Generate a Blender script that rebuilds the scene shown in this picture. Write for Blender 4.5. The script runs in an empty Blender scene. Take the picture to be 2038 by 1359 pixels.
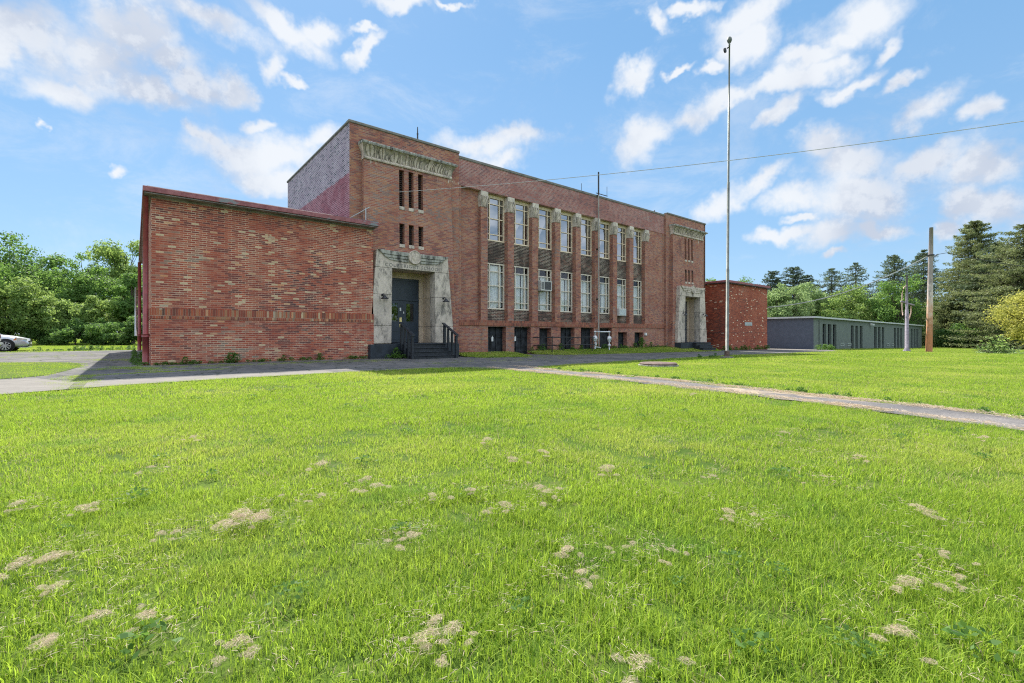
import bpy, bmesh, math, random
import numpy as np
from mathutils import Vector, Matrix
R = math.radians
sc = bpy.context.scene
COL = sc.collection
PI = math.pi

# ------------------------------------------------------------------ camera frame (x along facade, y into depth)
F, CX, HY, CA, SA = 924.0, 1019.0, 665.0, .6310, .7758


def g(u, v=0):
    s = max(0.0, u - 5)
    return -min(.0085 * s + .00005 * s * s, 1.25)


def at(px, D):
    r = (px - CX) / F
    return D * (CA + SA * r), D * (SA - CA * r)


def ground_at(px, py):
    u = 0
    for _ in range(60):
        D = (1 - g(u)) * F / (py - HY)
        u, v = at(px, D)
    return u, v


# ------------------------------------------------------------------ node helpers
class NT:
    def __init__(s, tree):
        s.t = tree; s.n = tree.nodes; s.l = tree.links

    def node(s, typ, **kw):
        n = s.n.new(typ)
        for k, v in kw.items():
            setattr(n, k, v)
        return n

    def put(s, sock, val):
        if hasattr(val, 'default_value') or isinstance(val, bpy.types.NodeSocket):
            s.l.new(val, sock)
        else:
            sock.default_value = val

    def m(s, op, a, b=None, c=None, clamp=False):
        n = s.node('ShaderNodeMath', operation=op, use_clamp=clamp)
        s.put(n.inputs[0], a)
        if b is not None: s.put(n.inputs[1], b)
        if c is not None: s.put(n.inputs[2], c)
        return n.outputs[0]

    def vm(s, op, a, b=None, scale=None):
        n = s.node('ShaderNodeVectorMath', operation=op)
        s.put(n.inputs[0], a)
        if b is not None: s.put(n.inputs[1], b)
        if scale is not None: s.put(n.inputs['Scale'], scale)
        return n.outputs['Value'] if op in ('LENGTH', 'DOT_PRODUCT', 'DISTANCE') else n.outputs[0]

    def xyz(s, x, y, z):
        n = s.node('ShaderNodeCombineXYZ')
        for i, q in enumerate((x, y, z)): s.put(n.inputs[i], q)
        return n.outputs[0]

    def sep(s, v):
        n = s.node('ShaderNodeSeparateXYZ'); s.put(n.inputs[0], v); return n.outputs

    def noise(s, vec, scale, detail=3, rough=.5, dist=0, color=False):
        n = s.node('ShaderNodeTexNoise')
        s.put(n.inputs['Vector'], vec); n.inputs['Scale'].default_value = scale
        n.inputs['Detail'].default_value = detail; n.inputs['Roughness'].default_value = rough
        n.inputs['Distortion'].default_value = dist
        return n.outputs['Color' if color else 'Fac']

    def mix(s, fac, a, b, blend='MIX'):
        n = s.node('ShaderNodeMix', data_type='RGBA', blend_type=blend)
        s.put(n.inputs['Factor'], fac)
        for sock, val in ((n.inputs[6], a), (n.inputs[7], b)):
            if isinstance(val, (tuple, list)): sock.default_value = (*val[:3], 1)
            else: s.put(sock, val)
        return n.outputs[2]

    def ramp(s, fac, stops, interp='LINEAR'):
        n = s.node('ShaderNodeValToRGB')
        cr = n.color_ramp; cr.interpolation = interp
        while len(cr.elements) < len(stops): cr.elements.new(.5)
        for e, (p, c) in zip(cr.elements, stops):
            e.position = p
            e.color = (*c, 1) if isinstance(c, (tuple, list)) else (c, c, c, 1)
        s.put(n.inputs[0], fac)
        return n.outputs[0]

    def rng(s, val, a, b, c=0.0, d=1.0, smooth=True):
        n = s.node('ShaderNodeMapRange')
        if smooth: n.interpolation_type = 'SMOOTHSTEP'
        s.put(n.inputs[0], val)
        for i, q in enumerate((a, b, c, d)): s.put(n.inputs[1 + i], q)
        return n.outputs[0]

    def pos(s):
        return s.node('ShaderNodeNewGeometry').outputs['Position']


def new_mat(name):
    m = bpy.data.materials.new(name); m.use_nodes = True
    m.node_tree.nodes.clear()
    nt = NT(m.node_tree)
    out = nt.node('ShaderNodeOutputMaterial')
    b = nt.node('ShaderNodeBsdfPrincipled')
    nt.l.new(b.outputs[0], out.inputs[0])
    return m, nt, b, out


def simple(name, col, rough=.7, metal=0, var=.18, scale=6, bump=0.0, spec=.5, streak=0.0):
    m, nt, b, out = new_mat(name)
    p = nt.pos()
    n = nt.noise(p, scale, 5, .6)
    c = nt.mix(nt.rng(n, .3, .7), tuple(x * (1 - var) for x in col), tuple(min(1, x * (1 + var)) for x in col))
    if streak:
        st = nt.noise(nt.vm('MULTIPLY', p, (5, 5, .5)), 1.5, 5, .65)
        c = nt.mix(nt.rng(st, .52, .75, 0, streak), c, tuple(x * .35 for x in col))
    nt.put(b.inputs['Base Color'], c)
    b.inputs['Roughness'].default_value = rough
    b.inputs['Metallic'].default_value = metal
    b.inputs['Specular IOR Level'].default_value = spec
    if bump:
        bn = nt.node('ShaderNodeBump'); bn.inputs['Strength'].default_value = bump; bn.inputs['Distance'].default_value = .01
        nt.put(bn.inputs['Height'], nt.noise(p, scale * 5, 4, .6)); nt.l.new(bn.outputs[0], b.inputs['Normal'])
    return m


def brick(name, stops, mortar, bw=.212, bh=.0697, mw=.011, accent=None, athr=None, soot=.5, sootcol=(.06, .045, .045),
          tintz=None, vary=.3, seed=0.0, efflor=None, mortar2=None, warm=(1.0, .965, .84)):
    """running-bond brick; horizontal axis from the wall's normal"""
    m, nt, b, out = new_mat(name)
    geo = nt.node('ShaderNodeNewGeometry')
    P = nt.sep(geo.outputs['Position']); N = nt.sep(geo.outputs['Normal'])
    side = nt.m('GREATER_THAN', nt.m('ABSOLUTE', N[0]), .7)
    h = nt.m('ADD', nt.m('MULTIPLY', P[0], nt.m('SUBTRACT', 1.0, side)), nt.m('MULTIPLY', P[1], side))
    z = nt.m('ADD', P[2], 20.0)
    zr = nt.m('DIVIDE', z, bh)
    row = nt.m('FLOOR', zr); fz = nt.m('FRACT', zr)
    sh = nt.m('MULTIPLY', nt.m('MODULO', row, 2.0), .5)
    hr = nt.m('ADD', nt.m('DIVIDE', h, bw), nt.m('ADD', sh, 100.0))
    col = nt.m('FLOOR', hr); fx = nt.m('FRACT', hr)
    wn = nt.node('ShaderNodeTexWhiteNoise'); wn.noise_dimensions = '3D'
    nt.put(wn.inputs['Vector'], nt.xyz(col, row, seed))
    rnd = nt.sep(wn.outputs['Color'])
    lowf = nt.noise(nt.xyz(h, z, seed), .35, 3, .6)
    f = nt.m('ADD', nt.m('MULTIPLY', wn.outputs['Value'], .72), nt.m('MULTIPLY', nt.m('SUBTRACT', lowf, .5), 1.3))
    f = nt.m('ADD', f, .14, clamp=True)
    c = nt.ramp(f, stops)
    if accent:
        thr = athr if athr else .97
        am = nt.noise(nt.xyz(h, z, seed + 4), .8, 3, .5)
        th = nt.m('SUBTRACT', 1.0, nt.m('MULTIPLY', nt.rng(am, .2, .6), 1.0 - thr))
        if tintz:   # accents cluster in a band of heights
            zf = nt.m('MULTIPLY', nt.rng(P[2], tintz[0], tintz[1]), nt.rng(P[2], tintz[3], tintz[2]))
            th = nt.m('ADD', th, nt.m('MULTIPLY', nt.m('SUBTRACT', 1.0, zf), .045))
        am = nt.m('GREATER_THAN', rnd[0], th)
        ac = nt.ramp(rnd[1], accent)
        c = nt.mix(am, c, ac)
    # mottling inside a brick
    fine = nt.noise(nt.xyz(h, nt.m('MULTIPLY', z, 2.0), seed), 22, 4, .65)
    c = nt.mix(nt.rng(fine, .3, .75, 0, vary), c, nt.mix(.5, c, (.1, .05, .045)))
    mo = nt.m('MAXIMUM', nt.m('LESS_THAN', fx, mw * .62 / bw), nt.m('LESS_THAN', fz, mw / bh))
    mn = nt.noise(nt.xyz(h, z, seed + 9), 1.1, 4, .6)
    mc = nt.mix(nt.rng(mn, .38, .62), mortar2 or tuple(x * .6 for x in mortar), mortar)
    c = nt.mix(mo, c, mc)
    if soot:
        st = nt.noise(nt.xyz(nt.m('MULTIPLY', h, 1.6), nt.m('MULTIPLY', z, .32), seed), 1.0, 6, .68)
        c = nt.mix(nt.rng(st, .53, .8, 0, soot), c, sootcol)
        wh = nt.noise(nt.xyz(nt.m('MULTIPLY', h, 2.2), nt.m('MULTIPLY', z, .7), seed + 31), .7, 5, .7)
        c = nt.mix(nt.rng(wh, .6, .8, 0, .35), c, tuple(min(1, x * 1.1) for x in mortar))
    if efflor:   # white lime runs bleeding from the cornice
        band = nt.m('MULTIPLY', nt.rng(P[2], efflor[0], efflor[1]), nt.rng(P[2], 8.56, 8.5))
        e_ = nt.noise(nt.xyz(nt.m('MULTIPLY', h, 4.5), nt.m('MULTIPLY', z, 1.1), seed + 3), 1.0, 5, .7)
        k_ = nt.m('ADD', e_, nt.m('MULTIPLY', band, .16))
        c = nt.mix(nt.rng(k_, .70, .80, 0, .85), c, (.72, .69, .62))
    c = nt.mix(1.0, c, warm, 'MULTIPLY')
    nt.put(b.inputs['Base Color'], c)
    b.inputs['Roughness'].default_value = .88
    b.inputs['Specular IOR Level'].default_value = .25
    bn = nt.node('ShaderNodeBump'); bn.inputs['Strength'].default_value = .5; bn.inputs['Distance'].default_value = .008
    hgt = nt.m('ADD', nt.m('SUBTRACT', 1.0, mo), nt.m('MULTIPLY', fine, .4))
    nt.put(bn.inputs['Height'], hgt); nt.l.new(bn.outputs[0], b.inputs['Normal'])
    return m


M = {}
TAN = [(0, (.56, .42, .28)), (.35, (.62, .50, .36)), (.6, (.60, .28, .15)), (1, (.42, .39, .33))]
M['wing_brick'] = brick('wing brick', [(0, (.12, .06, .065)), (.2, (.24, .07, .062)), (.42, (.36, .09, .065)), (.6, (.45, .13, .085)), (.74, (.40, .17, .13)), (.88, (.30, .2, .17)), (1, (.24, .21, .19))],
                        (.70, .53, .43), mw=.0155, accent=TAN, athr=.90, tintz=(1.0, 2.1, 4.9, 5.6), soot=.2, seed=1, mortar2=(.44, .22, .18))
M['rwing_brick'] = brick('right annex brick', [(0, (.13, .045, .04)), (.3, (.26, .07, .05)), (.55, (.36, .09, .055)), (.8, (.42, .13, .08)), (1, (.27, .13, .11))],
                         (.46, .24, .19), accent=[(0, (.75, .58, .45)), (1, (.8, .7, .6))], athr=.96, soot=.15, seed=5, mortar2=(.34, .13, .10))
M['soldier'] = brick('soldier course brick', [(0, (.12, .07, .06)), (.3, (.3, .08, .06)), (.55, (.42, .12, .07)), (.75, (.4, .22, .13)), (1, (.25, .2, .17))],
                     (.5, .36, .3), bw=.0697, bh=.30, accent=TAN, athr=.95, soot=.3, seed=2)
MAINB = [(0, (.17, .095, .095)), (.18, (.26, .12, .11)), (.36, (.37, .14, .11)), (.52, (.43, .19, .13)), (.66, (.47, .25, .15)), (.8, (.35, .20, .17)), (1, (.27, .21, .20))]
M['main_brick'] = brick('old school brick', MAINB, (.50, .40, .34), mw=.014, soot=.65, seed=3, vary=.4, mortar2=(.27, .19, .165), warm=(.97, .88, .82))
M['tower_brick'] = brick('tower brick', MAINB, (.50, .40, .34), mw=.014, soot=.6, seed=3, vary=.4, mortar2=(.27, .19, .165), efflor=(7.75, 8.5), warm=(.97, .88, .82))
M['main_upper'] = brick('old school upper brick', [(0, (.17, .105, .12)), (.25, (.29, .13, .13)), (.5, (.40, .16, .14)), (.75, (.38, .20, .18)), (1, (.28, .22, .23))],
                        (.64, .51, .47), mw=.015, soot=.45, seed=6, vary=.35, mortar2=(.38, .26, .24), warm=(.97, .90, .86))
M['main_soldier'] = brick('school soldier brick', [(0, (.12, .07, .06)), (.4, (.3, .10, .08)), (.7, (.38, .15, .10)), (1, (.25, .17, .15))],
                          (.36, .23, .19), bw=.0697, bh=.27, soot=.5, seed=7)
M['spandrel'] = brick('blackened spandrel brick', [(0, (.03, .027, .03)), (.5, (.06, .045, .045)), (.8, (.12, .065, .06)), (1, (.2, .10, .085))],
                      (.62, .55, .50), soot=.85, bh=.08, bw=.24, sootcol=(.02, .02, .022), seed=8, mortar2=(.15, .13, .12), mw=.018)


def side_wall_mat():
    m, nt, b, out = new_mat('painted side brick')
    geo = nt.node('ShaderNodeNewGeometry'); P = nt.sep(geo.outputs['Position'])
    z = nt.m('ADD', P[2], 20.0); h = P[1]
    zr = nt.m('DIVIDE', z, .085); row = nt.m('FLOOR', zr); fz = nt.m('FRACT', zr)
    hr = nt.m('ADD', nt.m('DIVIDE', h, .25), nt.m('MULTIPLY', nt.m('MODULO', row, 2.0), .5)); col = nt.m('FLOOR', hr); fx = nt.m('FRACT', hr)
    wn = nt.node('ShaderNodeTexWhiteNoise'); nt.put(wn.inputs['Vector'], nt.xyz(col, row, 3.0))
    up = nt.ramp(wn.outputs['Value'], [(0, (.06, .05, .07)), (.2, (.20, .13, .18)), (.6, (.29, .20, .26)), (1, (.36, .27, .31))])
    lo = nt.ramp(wn.outputs['Value'], [(0, (.16, .045, .06)), (.4, (.26, .075, .095)), (1, (.33, .12, .14))])
    mo = nt.m('MAXIMUM', nt.m('LESS_THAN', fx, .06), nt.m('LESS_THAN', fz, .26))
    n = nt.noise(geo.outputs['Position'], 1.5, 5, .65)
    mu = nt.mix(nt.rng(n, .3, .7), (.42, .39, .44), (.70, .67, .71))
    ml = nt.mix(nt.rng(n, .35, .65), (.34, .12, .16), (.60, .38, .43))
    edge = nt.m('ADD', P[2], nt.m('MULTIPLY', nt.m('SUBTRACT', nt.noise(geo.outputs['Position'], 3, 4), .5), .25))
    sel = nt.rng(edge, 7.8, 7.86)
    c = nt.mix(sel, nt.mix(mo, lo, ml), nt.mix(mo, up, mu))
    nt.put(b.inputs['Base Color'], c); b.inputs['Roughness'].default_value = .9
    return m


M['side_brick'] = side_wall_mat()


def stone_mat(name, base, dark, blotch=.6, green=None):
    m, nt, b, out = new_mat(name)
    p = nt.pos()
    n1 = nt.noise(p, 2.2, 8, .68)
    n2 = nt.noise(nt.vm('MULTIPLY', p, (2.6, 2.6, 1.1)), 1.7, 8, .74)
    n3 = nt.noise(p, 14, 5, .7)
    c = nt.mix(nt.rng(n1, .3, .7), tuple(x * .75 for x in base), base)
    c = nt.mix(nt.rng(n2, .45, .66, 0, blotch), c, dark)
    c = nt.mix(nt.rng(n3, .58, .74, 0, .55), c, tuple(x * .5 for x in dark))
    if green: c = nt.mix(nt.rng(nt.noise(p, 1.3, 5, .6), .5, .7, 0, .5), c, green)
    c = nt.mix(1.0, c, (1.0, .975, .92), 'MULTIPLY')
    nt.put(b.inputs['Base Color'], c); b.inputs['Roughness'].default_value = .92
    b.inputs['Specular IOR Level'].default_value = .2
    bn = nt.node('ShaderNodeBump'); bn.inputs['Strength'].default_value = .6; bn.inputs['Distance'].default_value = .015
    nt.put(bn.inputs['Height'], nt.noise(p, 9, 8, .7)); nt.l.new(bn.outputs[0], b.inputs['Normal'])
    return m


M['stone'] = stone_mat('weathered limestone', (.68, .60, .53), (.15, .14, .13), .85)
M['stone_dark'] = stone_mat('black crusted limestone', (.46, .46, .42), (.05, .05, .05), .9)
M['stone_cream'] = stone_mat('sheltered cream stone', (.68, .55, .43), (.38, .31, .25), .5)
M['frieze'] = stone_mat('mossy frieze stone', (.78, .67, .60), (.17, .155, .14), .75)
M['cap_stone'] = stone_mat('capital stone', (.80, .72, .64), (.32, .29, .27), .55)
M['relief_back'] = stone_mat('grimy shaded relief ground', (.55, .48, .43), (.12, .11, .10), .85)  # dirt and groove shade put into the darker colour, so leaves look carved
M['coping'] = stone_mat('coping stone', (.26, .25, .24), (.1, .1, .1), .6)
M['joint'] = simple('stone joint', (.10, .10, .095), .95)
M['letter'] = simple('incised letter shade', (.2, .195, .18), .95)
M['frame'] = simple('cream window paint', (.82, .66, .48), .6, 0, .15, 8)
M['frame_white'] = simple('pale window paint', (.74, .66, .54), .6, 0, .12, 8)
M['navy'] = simple('navy door paint', (.028, .042, .062), .45, 0, .2, 5)
M['black_wood'] = simple('black stair paint', (.018, .022, .028), .5, 0, .4, 9, .3)
M['black_metal'] = simple('black metal', (.014, .014, .017), .4, 0, .2, 9)
M['plinth'] = simple('black plinth paint', (.022, .03, .04), .6, 0, .4, 4, .3)
M['brass'] = simple('brass plate', (.75, .6, .3), .35, .7, .15, 9)
M['white'] = simple('white paint', (.78, .78, .76), .5, 0, .06, 6)
M['fascia'] = simple('maroon fascia paint', (.32, .085, .10), .6, 0, .25, 1.2, .2)


def fascia_mat():
    m, nt, b, out = new_mat('peeling maroon fascia')
    p = nt.pos()
    n = nt.noise(nt.vm('MULTIPLY', p, (.9, .9, 2)), 1.3, 6, .65); n2 = nt.noise(p, 7, 5, .7)
    c = nt.mix(nt.rng(n2, .3, .7), (.22, .065, .07), (.36, .135, .14))
    c = nt.mix(nt.rng(n, .57, .63, 0, .85), c, (.20, .24, .25))
    c = nt.mix(nt.rng(n2, .62, .72, 0, .5), c, (.07, .05, .05))
    nt.put(b.inputs['Base Color'], c); b.inputs['Roughness'].default_value = .65
    return m


M['fascia'] = fascia_mat()
M['fascia_under'] = simple('grey soffit board', (.24, .21, .2), .8, 0, .35, 3)
M['pipe_red'] = simple('maroon downpipe paint', (.25, .045, .045), .4, 0, .2, 5)
M['galv'] = simple('galvanised pipe', (.5, .54, .55), .4, .4, .15, 6)
M['roof'] = simple('tar roof', (.06, .06, .062), .9)
M['ac'] = simple('air conditioner casing', (.55, .54, .50), .5, 0, .1, 9)
M['ac_grill'] = simple('air conditioner coil', (.16, .16, .16), .6, .3, .3, 60)
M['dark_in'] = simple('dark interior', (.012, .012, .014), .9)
M['board'] = simple('black window board', (.03, .034, .04), .7, 0, .7, 3, .2, .3)
M['louver'] = simple('rusty louver', (.05, .035, .035), .8, 0, .4, 6)
M['concrete'] = stone_mat('path concrete', (.25, .235, .22), (.13, .125, .12), .6)
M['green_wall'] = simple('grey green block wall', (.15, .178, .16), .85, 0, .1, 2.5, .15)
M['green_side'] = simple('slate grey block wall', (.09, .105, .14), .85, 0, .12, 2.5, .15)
M['white_roof'] = simple('pale roof edge', (.55, .57, .57), .6, 0, .1, 3)
M['gas_white'] = simple('silver gas pipe paint', (.68, .69, .70), .4, .1, .08, 8)
M['wire'] = simple('cable jacket', (.5, .48, .46), .6)
M['wire_dark'] = simple('dark cable jacket', (.05, .05, .055), .6)
M['wire_pale'] = simple('weathered cable jacket', (.42, .41, .39), .7)
M['steel_pole'] = simple('weathered steel pole', (.15, .16, .14), .5, .3, .3, 3)
M['mast'] = simple('grey conduit', (.34, .31, .27), .6, .1, .2, 3)
M['bark'] = simple('bark', (.075, .058, .045), .95, 0, .4, 9, .8)
M['rope'] = simple('pale rope', (.6, .42, .34), .8)
M['mauve_wood'] = simple('mauve weathered wood', (.235, .21, .245), .8, 0, .3, 6, .3)
M['rust_disc'] = simple('brown cast cover', (.13, .085, .07), .8, 0, .35, 8, .5)


def pole_wood():
    m, nt, b, out = new_mat('utility pole wood')
    p = nt.pos(); z = nt.sep(p)[2]
    n = nt.noise(nt.vm('MULTIPLY', p, (6, 6, .5)), 3, 6, .7)
    pat = nt.noise(nt.vm('MULTIPLY', p, (1.5, 1.5, 1.2)), 2, 5, .65)
    f = nt.rng(nt.m('ADD', z, nt.m('MULTIPLY', nt.m('SUBTRACT', pat, .5), 5.5)), .8, 6.5)
    c = nt.ramp(f, [(0, (.42, .18, .07)), (.35, (.70, .46, .32)), (.7, (.64, .55, .49)), (1, (.34, .29, .26))])
    c = nt.mix(nt.rng(n, .5, .72, 0, .8), c, (.07, .045, .035))
    nt.put(b.inputs['Base Color'], c); b.inputs['Roughness'].default_value = .9
    return m


M['pole_wood'] = pole_wood()


def glass_mat(name, tint, refl, rough=.02):
    m, nt, b, out = new_mat(name)
    gl = nt.node('ShaderNodeBsdfGlossy'); gl.inputs['Roughness'].default_value = rough
    gl.inputs['Color'].default_value = (.9, .93, .96, 1)
    tr = nt.node('ShaderNodeBsdfTransparent'); tr.inputs['Color'].default_value = (*tint, 1)
    bn = nt.node('ShaderNodeBump'); bn.inputs['Strength'].default_value = .05; bn.inputs['Distance'].default_value = .02
    nt.put(bn.inputs['Height'], nt.noise(nt.pos(), 1.6, 2, .5)); nt.l.new(bn.outputs[0], gl.inputs['Normal'])
    lw = nt.node('ShaderNodeLayerWeight'); lw.inputs['Blend'].default_value = .3
    fac = nt.m('ADD', nt.m('MULTIPLY', lw.outputs['Fresnel'], .6), refl, clamp=True)
    mx = nt.node('ShaderNodeMixShader'); nt.put(mx.inputs[0], fac)
    nt.l.new(tr.outputs[0], mx.inputs[1]); nt.l.new(gl.outputs[0], mx.inputs[2])
    nt.l.new(mx.outputs[0], out.inputs[0]); nt.n.remove(b)
    return m


M['glass_up'] = glass_mat('upper window glass', (.2, .22, .25), .30)
M['glass_lo'] = glass_mat('lower window glass', (1, 1, 1), .03)
M['glass_dk'] = glass_mat('dark window glass', (.1, .11, .12), .10)
M['glass_car'] = glass_mat('car window glass', (.1, .12, .13), .15)


def curtain_mat():
    m, nt, b, out = new_mat('white curtain')
    p = nt.pos()
    c = nt.mix(nt.noise(nt.vm('MULTIPLY', p, (9, 9, 1)), 2, 3), (.72, .76, .76), (.93, .95, .94))
    nt.put(b.inputs['Base Color'], c); b.inputs['Roughness'].default_value = .9
    return m


M['curtain'] = curtain_mat()


def asphalt_mat():
    m, nt, b, out = new_mat('cracked asphalt')
    p = nt.pos()
    n = nt.noise(p, .5, 6, .65); n2 = nt.noise(p, 3.5, 6, .7); n3 = nt.noise(p, 60, 3, .7)
    c = nt.mix(nt.rng(n, .3, .7), (.095, .096, .10), (.21, .20, .19))
    c = nt.mix(nt.rng(n2, .46, .68, 0, .75), c, (.28, .25, .215))
    c = nt.mix(nt.rng(n3, .35, .65, 0, .5), c, (.055, .055, .058))
    vor = nt.node('ShaderNodeTexVoronoi', feature='DISTANCE_TO_EDGE'); vor.inputs['Scale'].default_value = .8
    wp = nt.vm('ADD', p, nt.vm('SCALE', nt.noise(p, 1.5, 4, .6, 0, True), scale=.9))
    nt.put(vor.inputs['Vector'], wp)
    cr = nt.rng(vor.outputs['Distance'], .008, .03, 1, 0)
    c = nt.mix(nt.m('MULTIPLY', cr, .8), c, (.035, .045, .025))
    moss = nt.noise(p, 1.1, 5, .65)
    c = nt.mix(nt.rng(moss, .62, .74, 0, .5), c, (.09, .11, .035))
    nt.put(b.inputs['Base Color'], c); b.inputs['Roughness'].default_value = .95
    b.inputs['Specular IOR Level'].default_value = .2
    bn = nt.node('ShaderNodeBump'); bn.inputs['Strength'].default_value = .5; bn.inputs['Distance'].default_value = .01
    nt.put(bn.inputs['Height'], n3); nt.l.new(bn.outputs[0], b.inputs['Normal'])
    return m


M['asphalt'] = asphalt_mat()


def path_mat():
    m, nt, b, out = new_mat('old path surface')
    p = nt.pos()
    n = nt.noise(p, .9, 5, .65); n3 = nt.noise(p, 45, 3, .7)
    c = nt.mix(nt.rng(n, .35, .65), (.14, .135, .135), (.27, .245, .225))
    c = nt.mix(nt.rng(n3, .38, .62, 0, .6), c, (.09, .085, .09))
    s = nt.noise(nt.vm('MULTIPLY', p, (1.0, .35, 1)), 1.2, 6, .7)
    c = nt.mix(nt.rng(s, .54, .64, 0, .8), c, (.45, .35, .24))
    nt.put(b.inputs['Base Color'], c); b.inputs['Roughness'].default_value = .95
    b.inputs['Specular IOR Level'].default_value = .15
    bn = nt.node('ShaderNodeBump'); bn.inputs['Strength'].default_value = .7; bn.inputs['Distance'].default_value = .012
    nt.put(bn.inputs['Height'], n3); nt.l.new(bn.outputs[0], b.inputs['Normal'])
    return m


M['path'] = path_mat()


def soil_mat():
    m, nt, b, out = new_mat('lawn turf')
    p = nt.pos()
    n = nt.noise(p, .4, 6, .6); n2 = nt.noise(p, 9, 6, .75); n3 = nt.noise(p, 50, 3, .7)
    c = nt.mix(nt.rng(n, .3, .7), (.05, .10, .012), (.10, .15, .02))
    c = nt.mix(nt.rng(n2, .5, .72, 0, .55), c, (.20, .16, .075))
    c = nt.mix(nt.rng(n3, .4, .65, 0, .6), c, (.025, .045, .01))
    nt.put(b.inputs['Base Color'], c); b.inputs['Roughness'].default_value = .95
    b.inputs['Specular IOR Level'].default_value = .1
    return m


M['soil'] = soil_mat()


def leaf_mat(name, dark, light, trans, tf=.45, worldvar=None, rough=.6, spec=.25, straw=None, clover=None):
    """leaf / blade: diffuse + translucent, tint from the 'tint' attribute"""
    m, nt, b, out = new_mat(name)
    a = nt.node('ShaderNodeAttribute', attribute_name='tint')
    f = a.outputs['Fac']
    if worldvar:
        n = nt.noise(nt.pos(), worldvar[0], 4, .6)
        f = nt.m('ADD', f, nt.m('MULTIPLY', nt.m('SUBTRACT', n, .5), worldvar[1]), clamp=True)
    c = nt.mix(f, dark, light)
    t = nt.mix(f, tuple(x * .6 for x in trans), trans)
    if worldvar and len(worldvar) > 2:
        yl = nt.noise(nt.pos(), worldvar[0] * .37, 3, .55)
        k = nt.rng(yl, .46, .66, 0, .55)
        c = nt.mix(k, c, worldvar[2]); t = nt.mix(k, t, tuple(x * 1.5 for x in worldvar[2]))
    if clover:
        q_ = nt.noise(nt.pos(), 1.15, 6, .66)
        k = nt.rng(q_, .50, .70, 0, .6)
        c = nt.mix(k, c, clover); t = nt.mix(k, t, tuple(x * 2.4 for x in clover))
    if straw:
        k = nt.m('GREATER_THAN', a.outputs['Fac'], 1.5)
        c = nt.mix(k, c, straw); t = nt.mix(k, t, tuple(x * .7 for x in straw))
    nt.put(b.inputs['Base Color'], c); b.inputs['Roughness'].default_value = rough
    b.inputs['Specular IOR Level'].default_value = spec
    tr = nt.node('ShaderNodeBsdfTranslucent'); nt.put(tr.inputs['Color'], t)
    mx = nt.node('ShaderNodeMixShader'); mx.inputs[0].default_value = tf
    nt.l.new(b.outputs[0], mx.inputs[1]); nt.l.new(tr.outputs[0], mx.inputs[2])
    nt.l.new(mx.outputs[0], out.inputs[0])
    return m


M['grass'] = leaf_mat('grass blade', (.09, .19, .012), (.36, .46, .075), (.52, .72, .07), .45, (.8, .8, (.45, .48, .10)), straw=(.62, .50, .30), spec=.12, clover=(.07, .17, .03))
M['straw'] = leaf_mat('dry grass clipping', (.50, .38, .27), (.82, .67, .51), (.68, .54, .38), .32)
M['weed'] = leaf_mat('weed leaf', (.05, .12, .02), (.13, .24, .05), (.2, .36, .06), .4)
M['leaf_mid'] = leaf_mat('mid green leaf', (.055, .12, .03), (.17, .29, .075), (.30, .50, .10), .5)
M['leaf_dark'] = leaf_mat('dark green leaf', (.045, .10, .03), (.145, .25, .07), (.27, .46, .10), .5)
M['leaf_light'] = leaf_mat('light green leaf', (.09, .165, .04), (.27, .38, .11), (.44, .60, .15), .5)
M['leaf_pale'] = leaf_mat('pale green leaf', (.13, .20, .08), (.33, .43, .19), (.52, .68, .27), .52)
M['leaf_yellow'] = leaf_mat('yellow green leaf', (.20, .22, .04), (.52, .50, .12), (.72, .70, .16), .5)
M['needle'] = leaf_mat('spruce needle', (.035, .068, .036), (.16, .21, .105), (.17, .23, .09), .32)
M['needle_pine'] = leaf_mat('pine needle', (.035, .065, .042), (.12, .17, .10), (.12, .17, .08), .3)
M['needle_sun'] = leaf_mat('warm spruce needle', (.04, .068, .028), (.29, .32, .13), (.29, .34, .12), .34)


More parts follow.
